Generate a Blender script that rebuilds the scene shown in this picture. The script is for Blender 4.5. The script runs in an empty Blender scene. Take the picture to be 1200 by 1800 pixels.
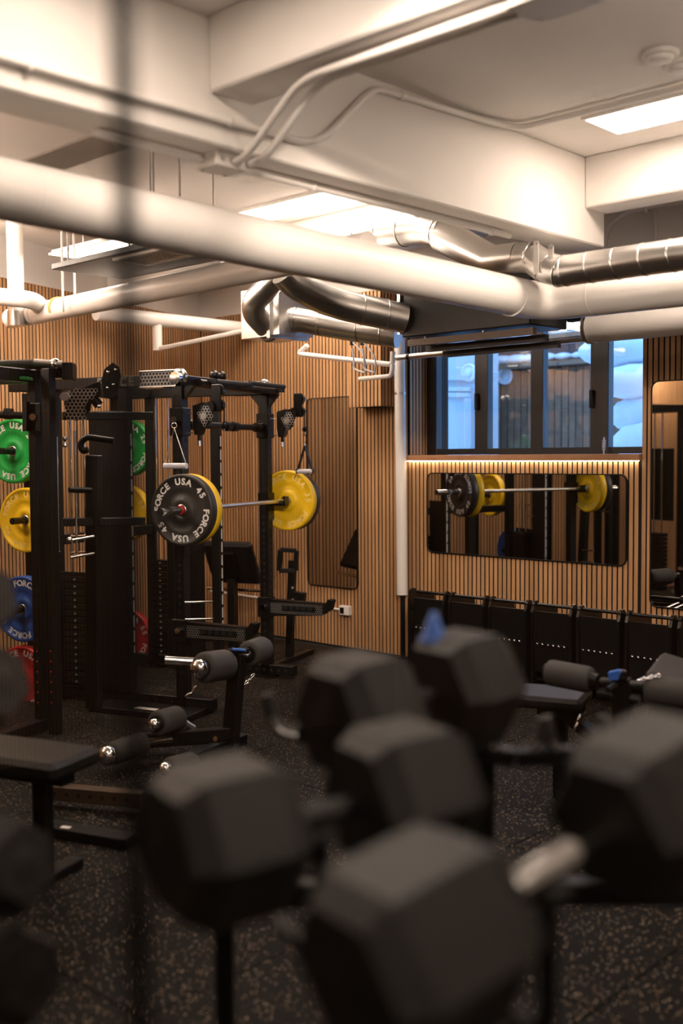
import bpy, math, random
from mathutils import Vector, Matrix, Euler

# ------------------------------------------------------------------ camera
F_PX = 1888.0                       # focal length in pixels of the 1200 x 1800 frame
CAM_H = 1.65
PITCH = math.radians(3.03)
ROLL = math.radians(-0.4)
scene = bpy.context.scene
col = scene.collection
cam_data = bpy.data.cameras.new('camera')
cam_data.sensor_fit = 'VERTICAL'
cam_data.sensor_height = 36.0
cam_data.lens = F_PX / 1800.0 * 36.0
cam_data.clip_start = 0.02
cam_data.dof.use_dof = True
cam_data.dof.focus_distance = 7.0
cam_data.dof.aperture_fstop = 1.25
cam = bpy.data.objects.new('camera', cam_data)
CAM_M = Matrix.Translation((0, 0, CAM_H)) @ Matrix.Rotation(math.pi/2 - PITCH, 4, 'X') @ Matrix.Rotation(ROLL, 4, 'Z')
cam.matrix_world = CAM_M
col.objects.link(cam)
scene.camera = cam

# ------------------------------------------------------------------ world (dusk sky) and exposure
world = bpy.data.worlds.new('world')
scene.world = world
world.use_nodes = True
bg = world.node_tree.nodes['Background']
bg.inputs[0].default_value = (0.24, 0.50, 1.0, 1)
bg.inputs[1].default_value = 3.5
scene.view_settings.view_transform = 'Standard'
scene.view_settings.look = 'None'
scene.view_settings.gamma = 1.0
scene.view_settings.use_curve_mapping = False
scene.view_settings.exposure = 0.5
LAMP = 21.0                          # emission of the ceiling light panels
LAMP_COL = (1.0, 0.81, 0.67)

SPOT_W = 240.0                      # watts of each added fill spotlight

# ------------------------------------------------------------------ pixel and plan helpers
TH = math.radians(43.5)
SA, CA = math.sin(TH), math.cos(TH)
DIR_A = Vector((CA, -SA, 0))        # along the window wall, to the right
DIR_B = Vector((SA, CA, 0))         # into the window wall
ROT_AB = Matrix.Rotation(-TH, 4, 'Z')
def W(a, b, z):
    return DIR_A*a + DIR_B*b + Vector((0, 0, z))
CAM_P = Vector((0, 0, CAM_H))
def ray(px, py):
    v = Vector(((px-600)/F_PX, -(py-900)/F_PX, -1.0))
    return CAM_M.to_3x3() @ v
def at_depth(px, py, y):            # forward distance y
    d = ray(px, py)
    return CAM_P + d*(y/d.y)
def at_z(px, py, z):
    d = ray(px, py)
    return CAM_P + d*((z-CAM_H)/d.z)
def at_a(px, py, a):
    d = ray(px, py)
    return CAM_P + d*(a/d.dot(DIR_A))
def at_b(px, py, b):
    d = ray(px, py)
    return CAM_P + d*(b/d.dot(DIR_B))
def ab(p):
    return p.dot(DIR_A), p.dot(DIR_B), p.z

# ------------------------------------------------------------------ mesh helpers
WM = {}                             # world matrices of roots
def tag(o, label=None, cat=None, group=None, kind=None):
    if label: o['label'] = label
    if cat: o['category'] = cat
    if group: o['group'] = group
    if kind: o['kind'] = kind
    return o
def thing(name, loc, label, cat, group=None, rz=0.0):
    o = bpy.data.objects.new(name, None)
    o.empty_display_size = 0.1
    col.objects.link(o)
    o.location = loc
    o.rotation_euler = (0, 0, rz)
    WM[o.name] = Matrix.Translation(loc) @ Matrix.Rotation(rz, 4, 'Z')
    return tag(o, label, cat, group)
def axes(x, y, z, o=(0, 0, 0)):
    m = Matrix.Identity(4)
    for i, v in enumerate((x, y, z)):
        v = Vector(v)
        for k in range(3): m[k][i] = v[k]
    for k in range(3): m[k][3] = o[k]
    return m
def frame_from_z(z, o=(0, 0, 0), hint=(0, 0, 1)):
    z = Vector(z).normalized(); h = Vector(hint)
    if abs(z.dot(h.normalized())) > 0.98: h = Vector((1, 0, 0)) if abs(z.x) < 0.9 else Vector((0, 1, 0))
    x = h.cross(z).normalized(); y = z.cross(x)
    return axes(x, y, z, o)
class MB:
    def __init__(s): s.v = []; s.f = []; s.sm = []
    def add(s, vs, fs, m=None, smooth=False):
        k = len(s.v)
        s.v += [(m @ Vector(p)) if m is not None else Vector(p) for p in vs]
        s.f += [tuple(i+k for i in f) for f in fs]
        s.sm += [smooth]*len(fs)
        return s
    def box(s, c, d, m=None, bev=0.0):
        x, y, z = c; a, b, h = d[0]/2, d[1]/2, d[2]/2
        if bev <= 0:
            vs = [(x+i*a, y+j*b, z+k*h) for k in (-1, 1) for j in (-1, 1) for i in (-1, 1)]
            return s.add(vs, [(0,2,3,1),(4,5,7,6),(0,1,5,4),(2,6,7,3),(0,4,6,2),(1,3,7,5)], m)
        r = min(bev, a*.99, b*.99, h*.99)
        vs = []; idx = {}
        for i in (-1,1):
            for j in (-1,1):
                for k in (-1,1):
                    for w, (p, q, t) in enumerate(((a, b-r, h-r), (a-r, b, h-r), (a-r, b-r, h))):
                        idx[(i,j,k,w)] = len(vs); vs.append((x+i*p, y+j*q, z+k*t))
        fs = []
        for sgn in (-1, 1):
            q = [idx[(sgn,j,k,0)] for j,k in ((-1,-1),(1,-1),(1,1),(-1,1))]; fs.append(q if sgn>0 else q[::-1])
            q = [idx[(i,sgn,k,1)] for i,k in ((-1,-1),(-1,1),(1,1),(1,-1))]; fs.append(q if sgn>0 else q[::-1])
            q = [idx[(i,j,sgn,2)] for i,j in ((-1,-1),(1,-1),(1,1),(-1,1))]; fs.append(q if sgn>0 else q[::-1])
        for j in (-1,1):
            for k in (-1,1):
                q = [idx[(-1,j,k,1)], idx[(1,j,k,1)], idx[(1,j,k,2)], idx[(-1,j,k,2)]]; fs.append(q if j*k>0 else q[::-1])
        for i in (-1,1):
            for k in (-1,1):
                q = [idx[(i,-1,k,0)], idx[(i,1,k,0)], idx[(i,1,k,2)], idx[(i,-1,k,2)]]; fs.append(q if i*k<0 else q[::-1])
            for j in (-1,1):
                q = [idx[(i,j,-1,0)], idx[(i,j,1,0)], idx[(i,j,1,1)], idx[(i,j,-1,1)]]; fs.append(q if i*j>0 else q[::-1])
        for i in (-1,1):
            for j in (-1,1):
                for k in (-1,1):
                    t = [idx[(i,j,k,0)], idx[(i,j,k,1)], idx[(i,j,k,2)]]; fs.append(t if i*j*k>0 else t[::-1])
        return s.add(vs, fs, m)
    def lathe(s, prof, n=32, m=None, smooth=True, closed=False):
        # prof: list of (r, z); revolve about local z
        vs = []; fs = []
        for r, z in prof:
            for i in range(n):
                t = 2*math.pi*i/n
                vs.append((r*math.cos(t), r*math.sin(t), z))
        P = len(prof)
        for k in range(P if closed else P-1):
            for i in range(n):
                j = (i+1) % n; k2 = (k+1) % P
                fs.append((k*n+i, k*n+j, k2*n+j, k2*n+i))
        return s.add(vs, fs, m, smooth)
    def cyl(s, p, q, r, n=16, r2=None, caps=True):
        p, q = Vector(p), Vector(q); r2 = r if r2 is None else r2
        m = frame_from_z(q-p, p); h = (q-p).length
        s.lathe([(r, 0), (r2, h)], n, m)
        if caps:
            s.add([(r*math.cos(2*math.pi*i/n), r*math.sin(2*math.pi*i/n), 0) for i in range(n)], [tuple(range(n))[::-1]], m)
            s.add([(r2*math.cos(2*math.pi*i/n), r2*math.sin(2*math.pi*i/n), h) for i in range(n)], [tuple(range(n))], m)
        return s
    def sphere(s, c, r, n=20, k=12, m=None, sz=1.0):
        prof = [(max(1e-5, r*math.sin(math.pi*i/k)), -r*sz*math.cos(math.pi*i/k)) for i in range(k+1)]
        mm = Matrix.Translation(c)
        return s.lathe(prof, n, mm if m is None else mm @ m)
    def prism(s, poly, z0, z1, m=None, smooth=False):
        n = len(poly)
        vs = [(x, y, z0) for x, y in poly] + [(x, y, z1) for x, y in poly]
        fs = [tuple(range(n))[::-1], tuple(range(n, 2*n))]
        s.add(vs, fs, m)
        return s.add(vs, [(i, (i+1) % n, n+(i+1) % n, n+i) for i in range(n)], m, smooth)
    def tube(s, pts, r, n=12, bend=0.0, bseg=5, caps=True, sect=None):
        pts = [Vector(p) for p in pts]
        if bend > 0 and len(pts) > 2:
            out = [pts[0]]
            for i in range(1, len(pts)-1):
                a, b, c = pts[i-1], pts[i], pts[i+1]
                d = min(bend, (a-b).length*.49, (c-b).length*.49)
                p0 = b+(a-b).normalized()*d; p2 = b+(c-b).normalized()*d
                for k in range(bseg+1):
                    t = k/bseg
                    out.append(p0*(1-t)**2 + b*2*t*(1-t) + p2*t*t)
            out.append(pts[-1]); pts = out
        rad = r if isinstance(r, (list, tuple)) else [r]*len(pts)
        vs = []; prevx = None
        for i, p in enumerate(pts):
            t = (pts[min(i+1, len(pts)-1)]-pts[max(i-1, 0)]).normalized()
            if prevx is None:
                x = frame_from_z(t).to_3x3().col[0]
            else:
                x = (prevx - t*prevx.dot(t)).normalized()
            y = t.cross(x); prevx = x
            for k in range(n):
                a = 2*math.pi*k/n
                vs.append(p + x*math.cos(a)*rad[i] + y*math.sin(a)*rad[i])
        fs = []
        for i in range(len(pts)-1):
            for k in range(n):
                j = (k+1) % n
                fs.append((i*n+k, i*n+j, (i+1)*n+j, (i+1)*n+k))
        s.add(vs, fs, None, True)
        if caps:
            e = (len(pts)-1)*n
            s.add(vs[:n], [tuple(range(n))[::-1]]); s.add(vs[e:], [tuple(range(n))])
        return s
    def bar(s, p, q, w, h, up=(0, 0, 1), bev=0.0):
        p, q = Vector(p), Vector(q); x = (q-p).normalized(); up = Vector(up)
        y = up.cross(x)
        if y.length < 1e-4: y = Vector((1, 0, 0)).cross(x)
        y.normalize(); z = x.cross(y)
        L = (q-p).length
        return s.box((L/2, 0, 0), (L, w, h), axes(x, y, z, p), bev)
    def mesh(s, name, mat, origin=None):
        inv = origin.inverted() if origin is not None else None
        me = bpy.data.meshes.new(name)
        me.from_pydata([tuple(inv @ p) if inv is not None else tuple(p) for p in s.v], [], s.f)
        me.polygons.foreach_set('use_smooth', s.sm)
        me.materials.append(mat)
        me.update()
        return me
    def build(s, name, mat, parent=None, center=False):
        # vertices are in world space; a child's are moved into its root's frame
        if parent is not None:
            wm = WM[parent.name]
            o = bpy.data.objects.new(name, s.mesh(name, mat, wm))
            o.parent = parent
            col.objects.link(o); WM[o.name] = wm
            return o
        org = Matrix.Identity(4)
        if center:
            n = len(s.v); c = sum(s.v, Vector())/n
            org = Matrix.Translation((c.x, c.y, min(p.z for p in s.v)))
        o = bpy.data.objects.new(name, s.mesh(name, mat, org))
        o.matrix_world = org
        col.objects.link(o); WM[o.name] = org
        return o
def struct(o):
    o['kind'] = 'structure'; return o
def rrect(w, h, r, n=6):
    pts = []
    for cx, cy, a0 in ((w/2-r, h/2-r, 0), (-w/2+r, h/2-r, 90), (-w/2+r, -h/2+r, 180), (w/2-r, -h/2+r, 270)):
        for i in range(n+1):
            t = math.radians(a0+90*i/n)
            pts.append((cx+r*math.cos(t), cy+r*math.sin(t)))
    return pts

# ------------------------------------------------------------------ materials
def new_mat(name):
    m = bpy.data.materials.new(name); m.use_nodes = True
    nt = m.node_tree
    return m, nt, nt.nodes, nt.links, nt.nodes['Principled BSDF']
def simple(name, colr, rough=0.5, metal=0.0, noise=0.0, nscale=20.0, bump=0.0, bscale=80.0, spec=0.5, rvar=0.0):
    m, nt, N, L, P = new_mat(name)
    P.inputs['Base Color'].default_value = (*colr, 1)
    P.inputs['Roughness'].default_value = rough
    P.inputs['Metallic'].default_value = metal
    P.inputs['Specular IOR Level'].default_value = spec
    tc = N.new('ShaderNodeTexCoord')
    nz = N.new('ShaderNodeTexNoise'); nz.inputs['Scale'].default_value = nscale; nz.inputs['Detail'].default_value = 4
    L.new(tc.outputs['Object'], nz.inputs['Vector'])
    if noise > 0:
        mx = N.new('ShaderNodeMix'); mx.data_type = 'RGBA'
        mx.inputs[6].default_value = (*[c*(1-noise) for c in colr], 1)
        mx.inputs[7].default_value = (*[min(1, c*(1+noise)) for c in colr], 1)
        L.new(nz.outputs['Fac'], mx.inputs[0]); L.new(mx.outputs[2], P.inputs['Base Color'])
    if rvar > 0:
        mr = N.new('ShaderNodeMapRange')
        mr.inputs['To Min'].default_value = max(0, rough-rvar); mr.inputs['To Max'].default_value = min(1, rough+rvar)
        L.new(nz.outputs['Fac'], mr.inputs['Value']); L.new(mr.outputs[0], P.inputs['Roughness'])
    if bump > 0:
        n2 = N.new('ShaderNodeTexNoise'); n2.inputs['Scale'].default_value = bscale; n2.inputs['Detail'].default_value = 3
        L.new(tc.outputs['Object'], n2.inputs['Vector'])
        b = N.new('ShaderNodeBump'); b.inputs['Strength'].default_value = bump; b.inputs['Distance'].default_value = 0.01
        L.new(n2.outputs['Fac'], b.inputs['Height']); L.new(b.outputs[0], P.inputs['Normal'])
    return m
def emit(name, colr, strength):
    m, nt, N, L, P = new_mat(name)
    P.inputs['Base Color'].default_value = (0.8, 0.8, 0.8, 1)
    P.inputs['Emission Color'].default_value = (*colr, 1)
    P.inputs['Emission Strength'].default_value = strength
    return m
def wood(name, base, dark, stretch=(30, 30, 1.2), rnd=True):
    m, nt, N, L, P = new_mat(name)
    tc = N.new('ShaderNodeTexCoord'); mp = N.new('ShaderNodeMapping')
    mp.inputs['Scale'].default_value = stretch
    oi = N.new('ShaderNodeObjectInfo')
    ad = N.new('ShaderNodeVectorMath'); ad.operation = 'ADD'
    sc = N.new('ShaderNodeVectorMath'); sc.operation = 'SCALE'; sc.inputs[3].default_value = 37.0
    cb = N.new('ShaderNodeCombineXYZ')
    for i in range(3): L.new(oi.outputs['Random'], cb.inputs[i])
    L.new(cb.outputs[0], sc.inputs[0]); L.new(tc.outputs['Object'], ad.inputs[0]); L.new(sc.outputs[0], ad.inputs[1])
    L.new(ad.outputs[0], mp.inputs['Vector'])
    nz = N.new('ShaderNodeTexNoise'); nz.inputs['Scale'].default_value = 1.6; nz.inputs['Detail'].default_value = 6; nz.inputs['Roughness'].default_value = .65
    L.new(mp.outputs[0], nz.inputs['Vector'])
    cr = N.new('ShaderNodeValToRGB')
    cr.color_ramp.elements[0].position = .3; cr.color_ramp.elements[0].color = (*dark, 1)
    cr.color_ramp.elements[1].position = .7; cr.color_ramp.elements[1].color = (*base, 1)
    L.new(nz.outputs['Fac'], cr.inputs[0])
    hs = N.new('ShaderNodeHueSaturation')
    mr = N.new('ShaderNodeMapRange'); mr.inputs['To Min'].default_value = .84; mr.inputs['To Max'].default_value = 1.12
    L.new(oi.outputs['Random'], mr.inputs['Value']); L.new(mr.outputs[0], hs.inputs['Value'])
    L.new(cr.outputs[0], hs.inputs['Color']); L.new(hs.outputs[0], P.inputs['Base Color'])
    P.inputs['Roughness'].default_value = .5
    P.inputs['Specular IOR Level'].default_value = .35
    return m
M = {}
M['plaster'] = simple('warm_white_plaster', (.78, .74, .70), .75, noise=.04, nscale=3, bump=.25, bscale=14)
M['wall_paint'] = simple('off_white_wall_paint', (.70, .66, .62), .8, noise=.03, nscale=4)
M['white_pipe'] = simple('white_pipe_paint', (.80, .76, .72), .38, noise=.04, nscale=6, rvar=.08)
M['conduit'] = simple('painted_conduit', (.76, .72, .68), .4, noise=.03)
M['wood'] = wood('oak_slat', (.56, .32, .155), (.40, .205, .09))
M['sill_wood'] = wood('sill_wood', (.52, .27, .14), (.38, .18, .085), (3, 3, 3))
M['felt'] = simple('black_felt', (.006, .0055, .005), .95, noise=.3, nscale=300)
M['galv'] = simple('galvanised_steel', (.74, .73, .71), .30, 1.0, noise=.07, nscale=9, rvar=.04)
M['galv_seam'] = simple('galvanised_seam', (.80, .79, .77), .25, 1.0, noise=.05)
M['chrome'] = simple('chrome', (.82, .82, .82), .08, 1.0, noise=.03)
M['steel'] = simple('brushed_steel', (.62, .61, .60), .28, 1.0, noise=.08, nscale=60)
M['black'] = simple('black_powder_coat', (.0055, .005, .0048), .40, noise=.2, nscale=40, bump=.08, bscale=400, spec=.22)
M['black_gloss'] = simple('black_gloss_plastic', (.006, .006, .006), .20, noise=.1, spec=.35)
M['hole'] = simple('dark_hole', (.002, .002, .002), .9, noise=.1)
M['dark_metal'] = simple('dark_unit_metal', (.012, .0115, .011), .40, 0.0, noise=.2, nscale=10, spec=.3)
M['rubber'] = simple('black_rubber', (.020, .019, .018), .55, noise=.25, nscale=30, bump=.15, bscale=250)
M['hex_rubber'] = simple('hex_rubber', (.021, .019, .0175), .50, noise=.2, nscale=14, bump=.2, bscale=160, spec=.3)
M['vinyl'] = simple('black_vinyl', (.012, .0115, .0115), .45, noise=.15, nscale=50, bump=.12, bscale=300, spec=.22)
M['foam'] = simple('grey_foam', (.036, .033, .031), .72, noise=.15, nscale=60, bump=.2, bscale=260)
M['yellow'] = simple('yellow_rubber', (.80, .50, .008), .42, noise=.06, nscale=18, bump=.1, bscale=220)
M['green'] = simple('green_rubber', (.006, .30, .050), .42, noise=.08, nscale=18, bump=.1, bscale=220)
M['blue'] = simple('blue_rubber', (.010, .060, .27), .42, noise=.08, nscale=18, bump=.1, bscale=220)
M['red'] = simple('red_rubber', (.45, .012, .015), .42, noise=.08, nscale=18, bump=.1, bscale=220)
M['black_plate'] = simple('black_bumper_rubber', (.020, .018, .016), .45, noise=.2, nscale=18, bump=.1, bscale=220)
M['letter_white'] = simple('white_print', (.72, .70, .66), .5, noise=.06, nscale=60)
M['letter_pale'] = simple('pale_print', (.86, .62, .18), .5, noise=.06, nscale=60)
M['letter_dark'] = simple('dark_print', (.13, .12, .11), .5, noise=.06)
M['grey_relief'] = simple('grey_relief', (.22, .21, .20), .45, noise=.06)
M['blue_plastic'] = simple('blue_plastic', (.03, .13, .50), .4, noise=.06)
M['grip'] = simple('pale_grip', (.55, .55, .60), .35, noise=.05)
M['window_frame'] = simple('black_window_frame', (.012, .012, .013), .35, noise=.1)
M['snow'] = simple('snow', (.85, .88, .92), .8, noise=.03, bump=.3, bscale=9)
M['outside_wall'] = simple('outside_painted_wall', (.55, .58, .60), .7, noise=.08, nscale=3)
M['outside_dark'] = simple('outside_dark_stone', (.10, .10, .11), .7, noise=.3, nscale=5)
M['outside_wood'] = wood('outside_timber', (.30, .17, .10), (.2, .10, .06), (4, 4, 4))
M['bronze'] = simple('bronze_frame', (.075, .048, .030), .40, .3, noise=.15, nscale=20)
M['orange'] = simple('orange_tape', (.70, .30, .08), .5, noise=.05)
M['sticker'] = simple('white_sticker', (.70, .68, .66), .5, noise=.04)
M['light'] = emit('light_panel', LAMP_COL, LAMP)
M['globe'] = emit('fill_glow', LAMP_COL, LAMP*1.3)  # glow of the added fill balls, out of view
M['fill_bright'] = emit('bright_fill_glow', LAMP_COL, LAMP*2.3)  # stronger added fill for the left bays
M['led'] = emit('led_strip', (1.0, .84, .64), 20.0)
# mirror
def mirror_mat(name, c):
    m, nt, N, L, P = new_mat(name)
    P.inputs['Base Color'].default_value = (c, c, c*.99, 1); P.inputs['Metallic'].default_value = 1.0
    nz = N.new('ShaderNodeTexNoise'); nz.inputs['Scale'].default_value = 8
    tc = N.new('ShaderNodeTexCoord'); L.new(tc.outputs['Object'], nz.inputs['Vector'])
    mr = N.new('ShaderNodeMapRange'); mr.inputs['To Min'].default_value = .004; mr.inputs['To Max'].default_value = .015
    L.new(nz.outputs['Fac'], mr.inputs['Value']); L.new(mr.outputs[0], P.inputs['Roughness'])
    return m
M['mirror'] = mirror_mat('mirror_glass', .62)
def pane_mat(name, tint, ior=1.5):
    m, nt, N, L, P = new_mat(name)
    N.remove(P)
    tr = N.new('ShaderNodeBsdfTransparent'); tr.inputs[0].default_value = (*tint, 1)
    gl = N.new('ShaderNodeBsdfGlossy'); gl.inputs['Roughness'].default_value = .01
    ge = N.new('ShaderNodeNewGeometry')
    dt = N.new('ShaderNodeVectorMath'); dt.operation = 'DOT_PRODUCT'
    L.new(ge.outputs['Normal'], dt.inputs[0]); L.new(ge.outputs['Incoming'], dt.inputs[1])
    r0 = ((ior-1)/(ior+1))**2
    def mth(op, x, y):
        n = N.new('ShaderNodeMath'); n.operation = op
        for i, v in enumerate((x, y)):
            if isinstance(v, float): n.inputs[i].default_value = v
            elif v is not None: L.new(v, n.inputs[i])
        return n.outputs[0]
    cs = mth('ABSOLUTE', dt.outputs['Value'], None)
    sch = mth('ADD', mth('MULTIPLY', mth('POWER', mth('SUBTRACT', 1.0, cs), 5.0), 1.0-r0), r0)
    mx = N.new('ShaderNodeMixShader')
    L.new(sch, mx.inputs[0]); L.new(tr.outputs[0], mx.inputs[1]); L.new(gl.outputs[0], mx.inputs[2])
    L.new(mx.outputs[0], N['Material Output'].inputs['Surface'])
    return m
M['glass'] = pane_mat('window_glass', (.93, .96, .97), 1.9)
M['partition_glass'] = pane_mat('partition_glass', (.97, .975, .97), 1.29)
# speckled rubber floor
def floor_mat():
    m, nt, N, L, P = new_mat('speckled_rubber')
    tc = N.new('ShaderNodeTexCoord'); oi = N.new('ShaderNodeObjectInfo')
    ge = N.new('ShaderNodeNewGeometry')
    vo = N.new('ShaderNodeTexVoronoi'); vo.inputs['Scale'].default_value = 125
    vo.inputs['Randomness'].default_value = 1
    L.new(ge.outputs['Position'], vo.inputs['Vector'])
    sep = N.new('ShaderNodeSeparateColor'); L.new(vo.outputs['Color'], sep.inputs[0])
    near = N.new('ShaderNodeMath'); near.operation = 'LESS_THAN'; near.inputs[1].default_value = .30
    L.new(vo.outputs['Distance'], near.inputs[0])
    pick = N.new('ShaderNodeMath'); pick.operation = 'GREATER_THAN'; pick.inputs[1].default_value = .83
    L.new(sep.outputs[0], pick.inputs[0])
    mu = N.new('ShaderNodeMath'); mu.operation = 'MULTIPLY'
    L.new(near.outputs[0], mu.inputs[0]); L.new(pick.outputs[0], mu.inputs[1])
    sp = N.new('ShaderNodeMix'); sp.data_type = 'RGBA'
    sp.inputs[6].default_value = (.42, .26, .12, 1); sp.inputs[7].default_value = (.75, .62, .48, 1)
    L.new(sep.outputs[1], sp.inputs[0])
    nz = N.new('ShaderNodeTexNoise'); nz.inputs['Scale'].default_value = 2.2; nz.inputs['Detail'].default_value = 5
    L.new(ge.outputs['Position'], nz.inputs['Vector'])
    bs = N.new('ShaderNodeMix'); bs.data_type = 'RGBA'
    bs.inputs[6].default_value = (.004, .0037, .0033, 1); bs.inputs[7].default_value = (.011, .0095, .0085, 1)
    L.new(nz.outputs['Fac'], bs.inputs[0])
    mx = N.new('ShaderNodeMix'); mx.data_type = 'RGBA'
    L.new(mu.outputs[0], mx.inputs[0]); L.new(bs.outputs[2], mx.inputs[6]); L.new(sp.outputs[2], mx.inputs[7])
    L.new(mx.outputs[2], P.inputs['Base Color'])
    P.inputs['Roughness'].default_value = .62
    P.inputs['Specular IOR Level'].default_value = .08
    n2 = N.new('ShaderNodeTexNoise'); n2.inputs['Scale'].default_value = 220
    L.new(ge.outputs['Position'], n2.inputs['Vector'])
    b = N.new('ShaderNodeBump'); b.inputs['Strength'].default_value = .4; b.inputs['Distance'].default_value = .004
    L.new(n2.outputs['Fac'], b.inputs['Height']); L.new(b.outputs[0], P.inputs['Normal'])
    return m
M['floor'] = floor_mat()
# perforated sheet: dark honeycomb cut-outs in a plate are built as geometry (see hex_plate)

random.seed(7)

# ================================================================== SHELL
BW = 6.67                            # front of the slats on the window wall
LW_ANG = math.radians(23.9)
LWD = Vector((math.sin(LW_ANG), math.cos(LW_ANG), 0))     # left wall, running away
LWN = Vector((math.cos(LW_ANG), -math.sin(LW_ANG), 0))    # left wall, into the room
_p = Vector((-2.38, 8.17, 0))
CORNER = _p + LWD*((BW-_p.dot(DIR_B))/LWD.dot(DIR_B))
A_COR = CORNER.dot(DIR_A)
Z_SLAT, Z_CEIL = 2.97, 3.28
A_WL, A_WR = -5.587, -3.533          # window opening
Z_SILL, Z_WTOP = 1.645, 2.74
PITCH_S, SLAT_W, SLAT_T = 0.04, 0.0295, 0.013
B_BACK = BW + SLAT_T
B_WIN = 6.93

def boxab(mb, a0, a1, b0, b1, z0, z1, bev=0.0):
    m = axes(DIR_A, DIR_B, (0, 0, 1))
    return mb.box(((a0+a1)/2, (b0+b1)/2, (z0+z1)/2), (a1-a0, b1-b0, z1-z0), m, bev)

# floor base and rubber tiles
fl = struct(boxab(MB(), -9.6, 4.0, -4.2, 7.3, -.30, -.014).build('floor', M['felt']))
TS = 0.95
tm = MB().box((0, 0, -.006), (TS-.004, TS-.004, .012), None, .0015).mesh('rubber_tile', M['floor'])
a0t, b0t = -1.60, 2.765
n_t = 0
for i in range(-8, 6):
    for j in range(-7, 5):
        a = a0t + (i+.5)*TS; b = b0t + (j+.5)*TS
        if a < -9.2 or a > 3.8 or b > 6.9: continue
        p = W(a, b, 0)
        if (p - _p).dot(LWN) < -.75: continue
        o = bpy.data.objects.new('rubber_tile', tm); o.parent = fl
        o.location = p; o.rotation_euler = (0, 0, -TH); col.objects.link(o)

# ceiling and beams
struct(boxab(MB(), -9.6, 4.0, -4.2, 7.3, Z_CEIL, Z_CEIL+.2).build('ceiling', M['plaster']))
BEAM_A0, BEAM_A1, BEAM_Z = -3.38, -3.15, 2.815
tag(struct(boxab(MB(), BEAM_A0, BEAM_A1, -4.1, 5.5, BEAM_Z, Z_CEIL, .008).build('ceiling_beam', M['plaster'])), 'deep white ceiling beam running away towards the windows')
for b0, b1, lab in ((2.62, 2.84, 'white cross beam nearest the camera carrying conduit'), (5.28, 5.5, 'white cross beam in front of the windows'), (-.05, .17, 'white cross beam above the camera')):
    for q0, q1 in ((-9.4, BEAM_A0), (BEAM_A1, 3.6)):
        tag(struct(boxab(MB(), q0, q1, b0, b1, 3.0, Z_CEIL, .008).build('ceiling_beam', M['plaster'])), lab)

# window wall: felt backing behind slats, plaster above
wb = MB()
boxab(wb, A_COR-.6, A_WL, B_BACK, 7.2, -.1, Z_SLAT)
boxab(wb, A_WL, A_WR, B_BACK, 7.2, -.1, Z_SILL-.045)
boxab(wb, A_WR, 3.6, B_BACK, 7.2, -.1, Z_SLAT)
boxab(wb, A_WL, A_WR, B_BACK, 7.2, Z_WTOP, Z_SLAT)
wall_w = struct(wb.build('wall_window', M['felt']))
struct(boxab(MB(), A_COR-.6, 3.6, BW+.004, 7.2, Z_SLAT, Z_CEIL).build('wall_window_upper', M['wall_paint']))

slat_cache = {}
def slat_mesh(h):
    k = round(h, 3)
    if k not in slat_cache:
        me = MB().box((0, 0, h/2), (SLAT_W, SLAT_T, h), None, .0015).mesh('slat', M['wood'])
        me.materials.append(M['felt'])           # veneered front, black core on the sides
        for f in me.polygons:
            if abs(f.normal.x) > .9: f.material_index = 1
        slat_cache[k] = me
    return slat_cache[k]
def slat(p, rz, h, parent):
    o = bpy.data.objects.new('slat', slat_mesh(h))
    o.location = p; o.rotation_euler = (0, 0, rz); o.parent = parent
    col.objects.link(o)
bs = BW + SLAT_T/2
a = A_WL - PITCH_S/2
while a > A_COR + .02:
    slat(W(a, bs, .004), -TH, Z_SLAT-.004, wall_w); a -= PITCH_S
a = A_WL + PITCH_S/2
while a < A_WR - .01:
    slat(W(a, bs, .004), -TH, Z_SILL-.05, wall_w); a += PITCH_S
a = A_WR + PITCH_S/2
while a < -2.2:
    slat(W(a, bs, .004), -TH, Z_SLAT-.004, wall_w); a += PITCH_S
# reveal beside the window (faces right)
rv = struct(boxab(MB(), A_WL-.012, A_WL-.0005, B_BACK, B_WIN+.04, Z_SILL, Z_WTOP).build('trim_reveal', M['felt']))
b = BW + .03
while b < B_WIN - .02:
    slat(W(A_WL+.0065, b, Z_SILL+.002), -TH+math.pi/2, Z_WTOP-Z_SILL-.004, rv); b += PITCH_S
tag(rv, 'slatted side of the window recess lit blue')

# left wall
lw = MB()
mL = axes(LWD, -LWN, (0, 0, 1), CORNER)
lw.box((-6.5, SLAT_T+.1, Z_SLAT/2-.05), (13.4, .2, Z_SLAT+.1), mL)
wall_l = struct(lw.build('wall_left', M['felt']))
struct(MB().box((-6.5, .105, (Z_SLAT+Z_CEIL)/2), (13.4, .2, Z_CEIL-Z_SLAT), mL).build('wall_left_upper', M['wall_paint']))
rzL = math.atan2(LWD.y, LWD.x)
r = .02
far_sl = MB()
while r < 11.0:
    if r < 4.6:
        slat(CORNER - LWD*r - LWN*SLAT_T/2 + Vector((0, 0, .004)), rzL, Z_SLAT-.004, wall_l)
    else:
        far_sl.box((-r, SLAT_T/2, Z_SLAT/2), (SLAT_W, SLAT_T, Z_SLAT-.004), mL)
    r += PITCH_S
fs = far_sl.build('slats_beyond_view', M['wood'], wall_l); fs['kind'] = 'stuff'

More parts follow.
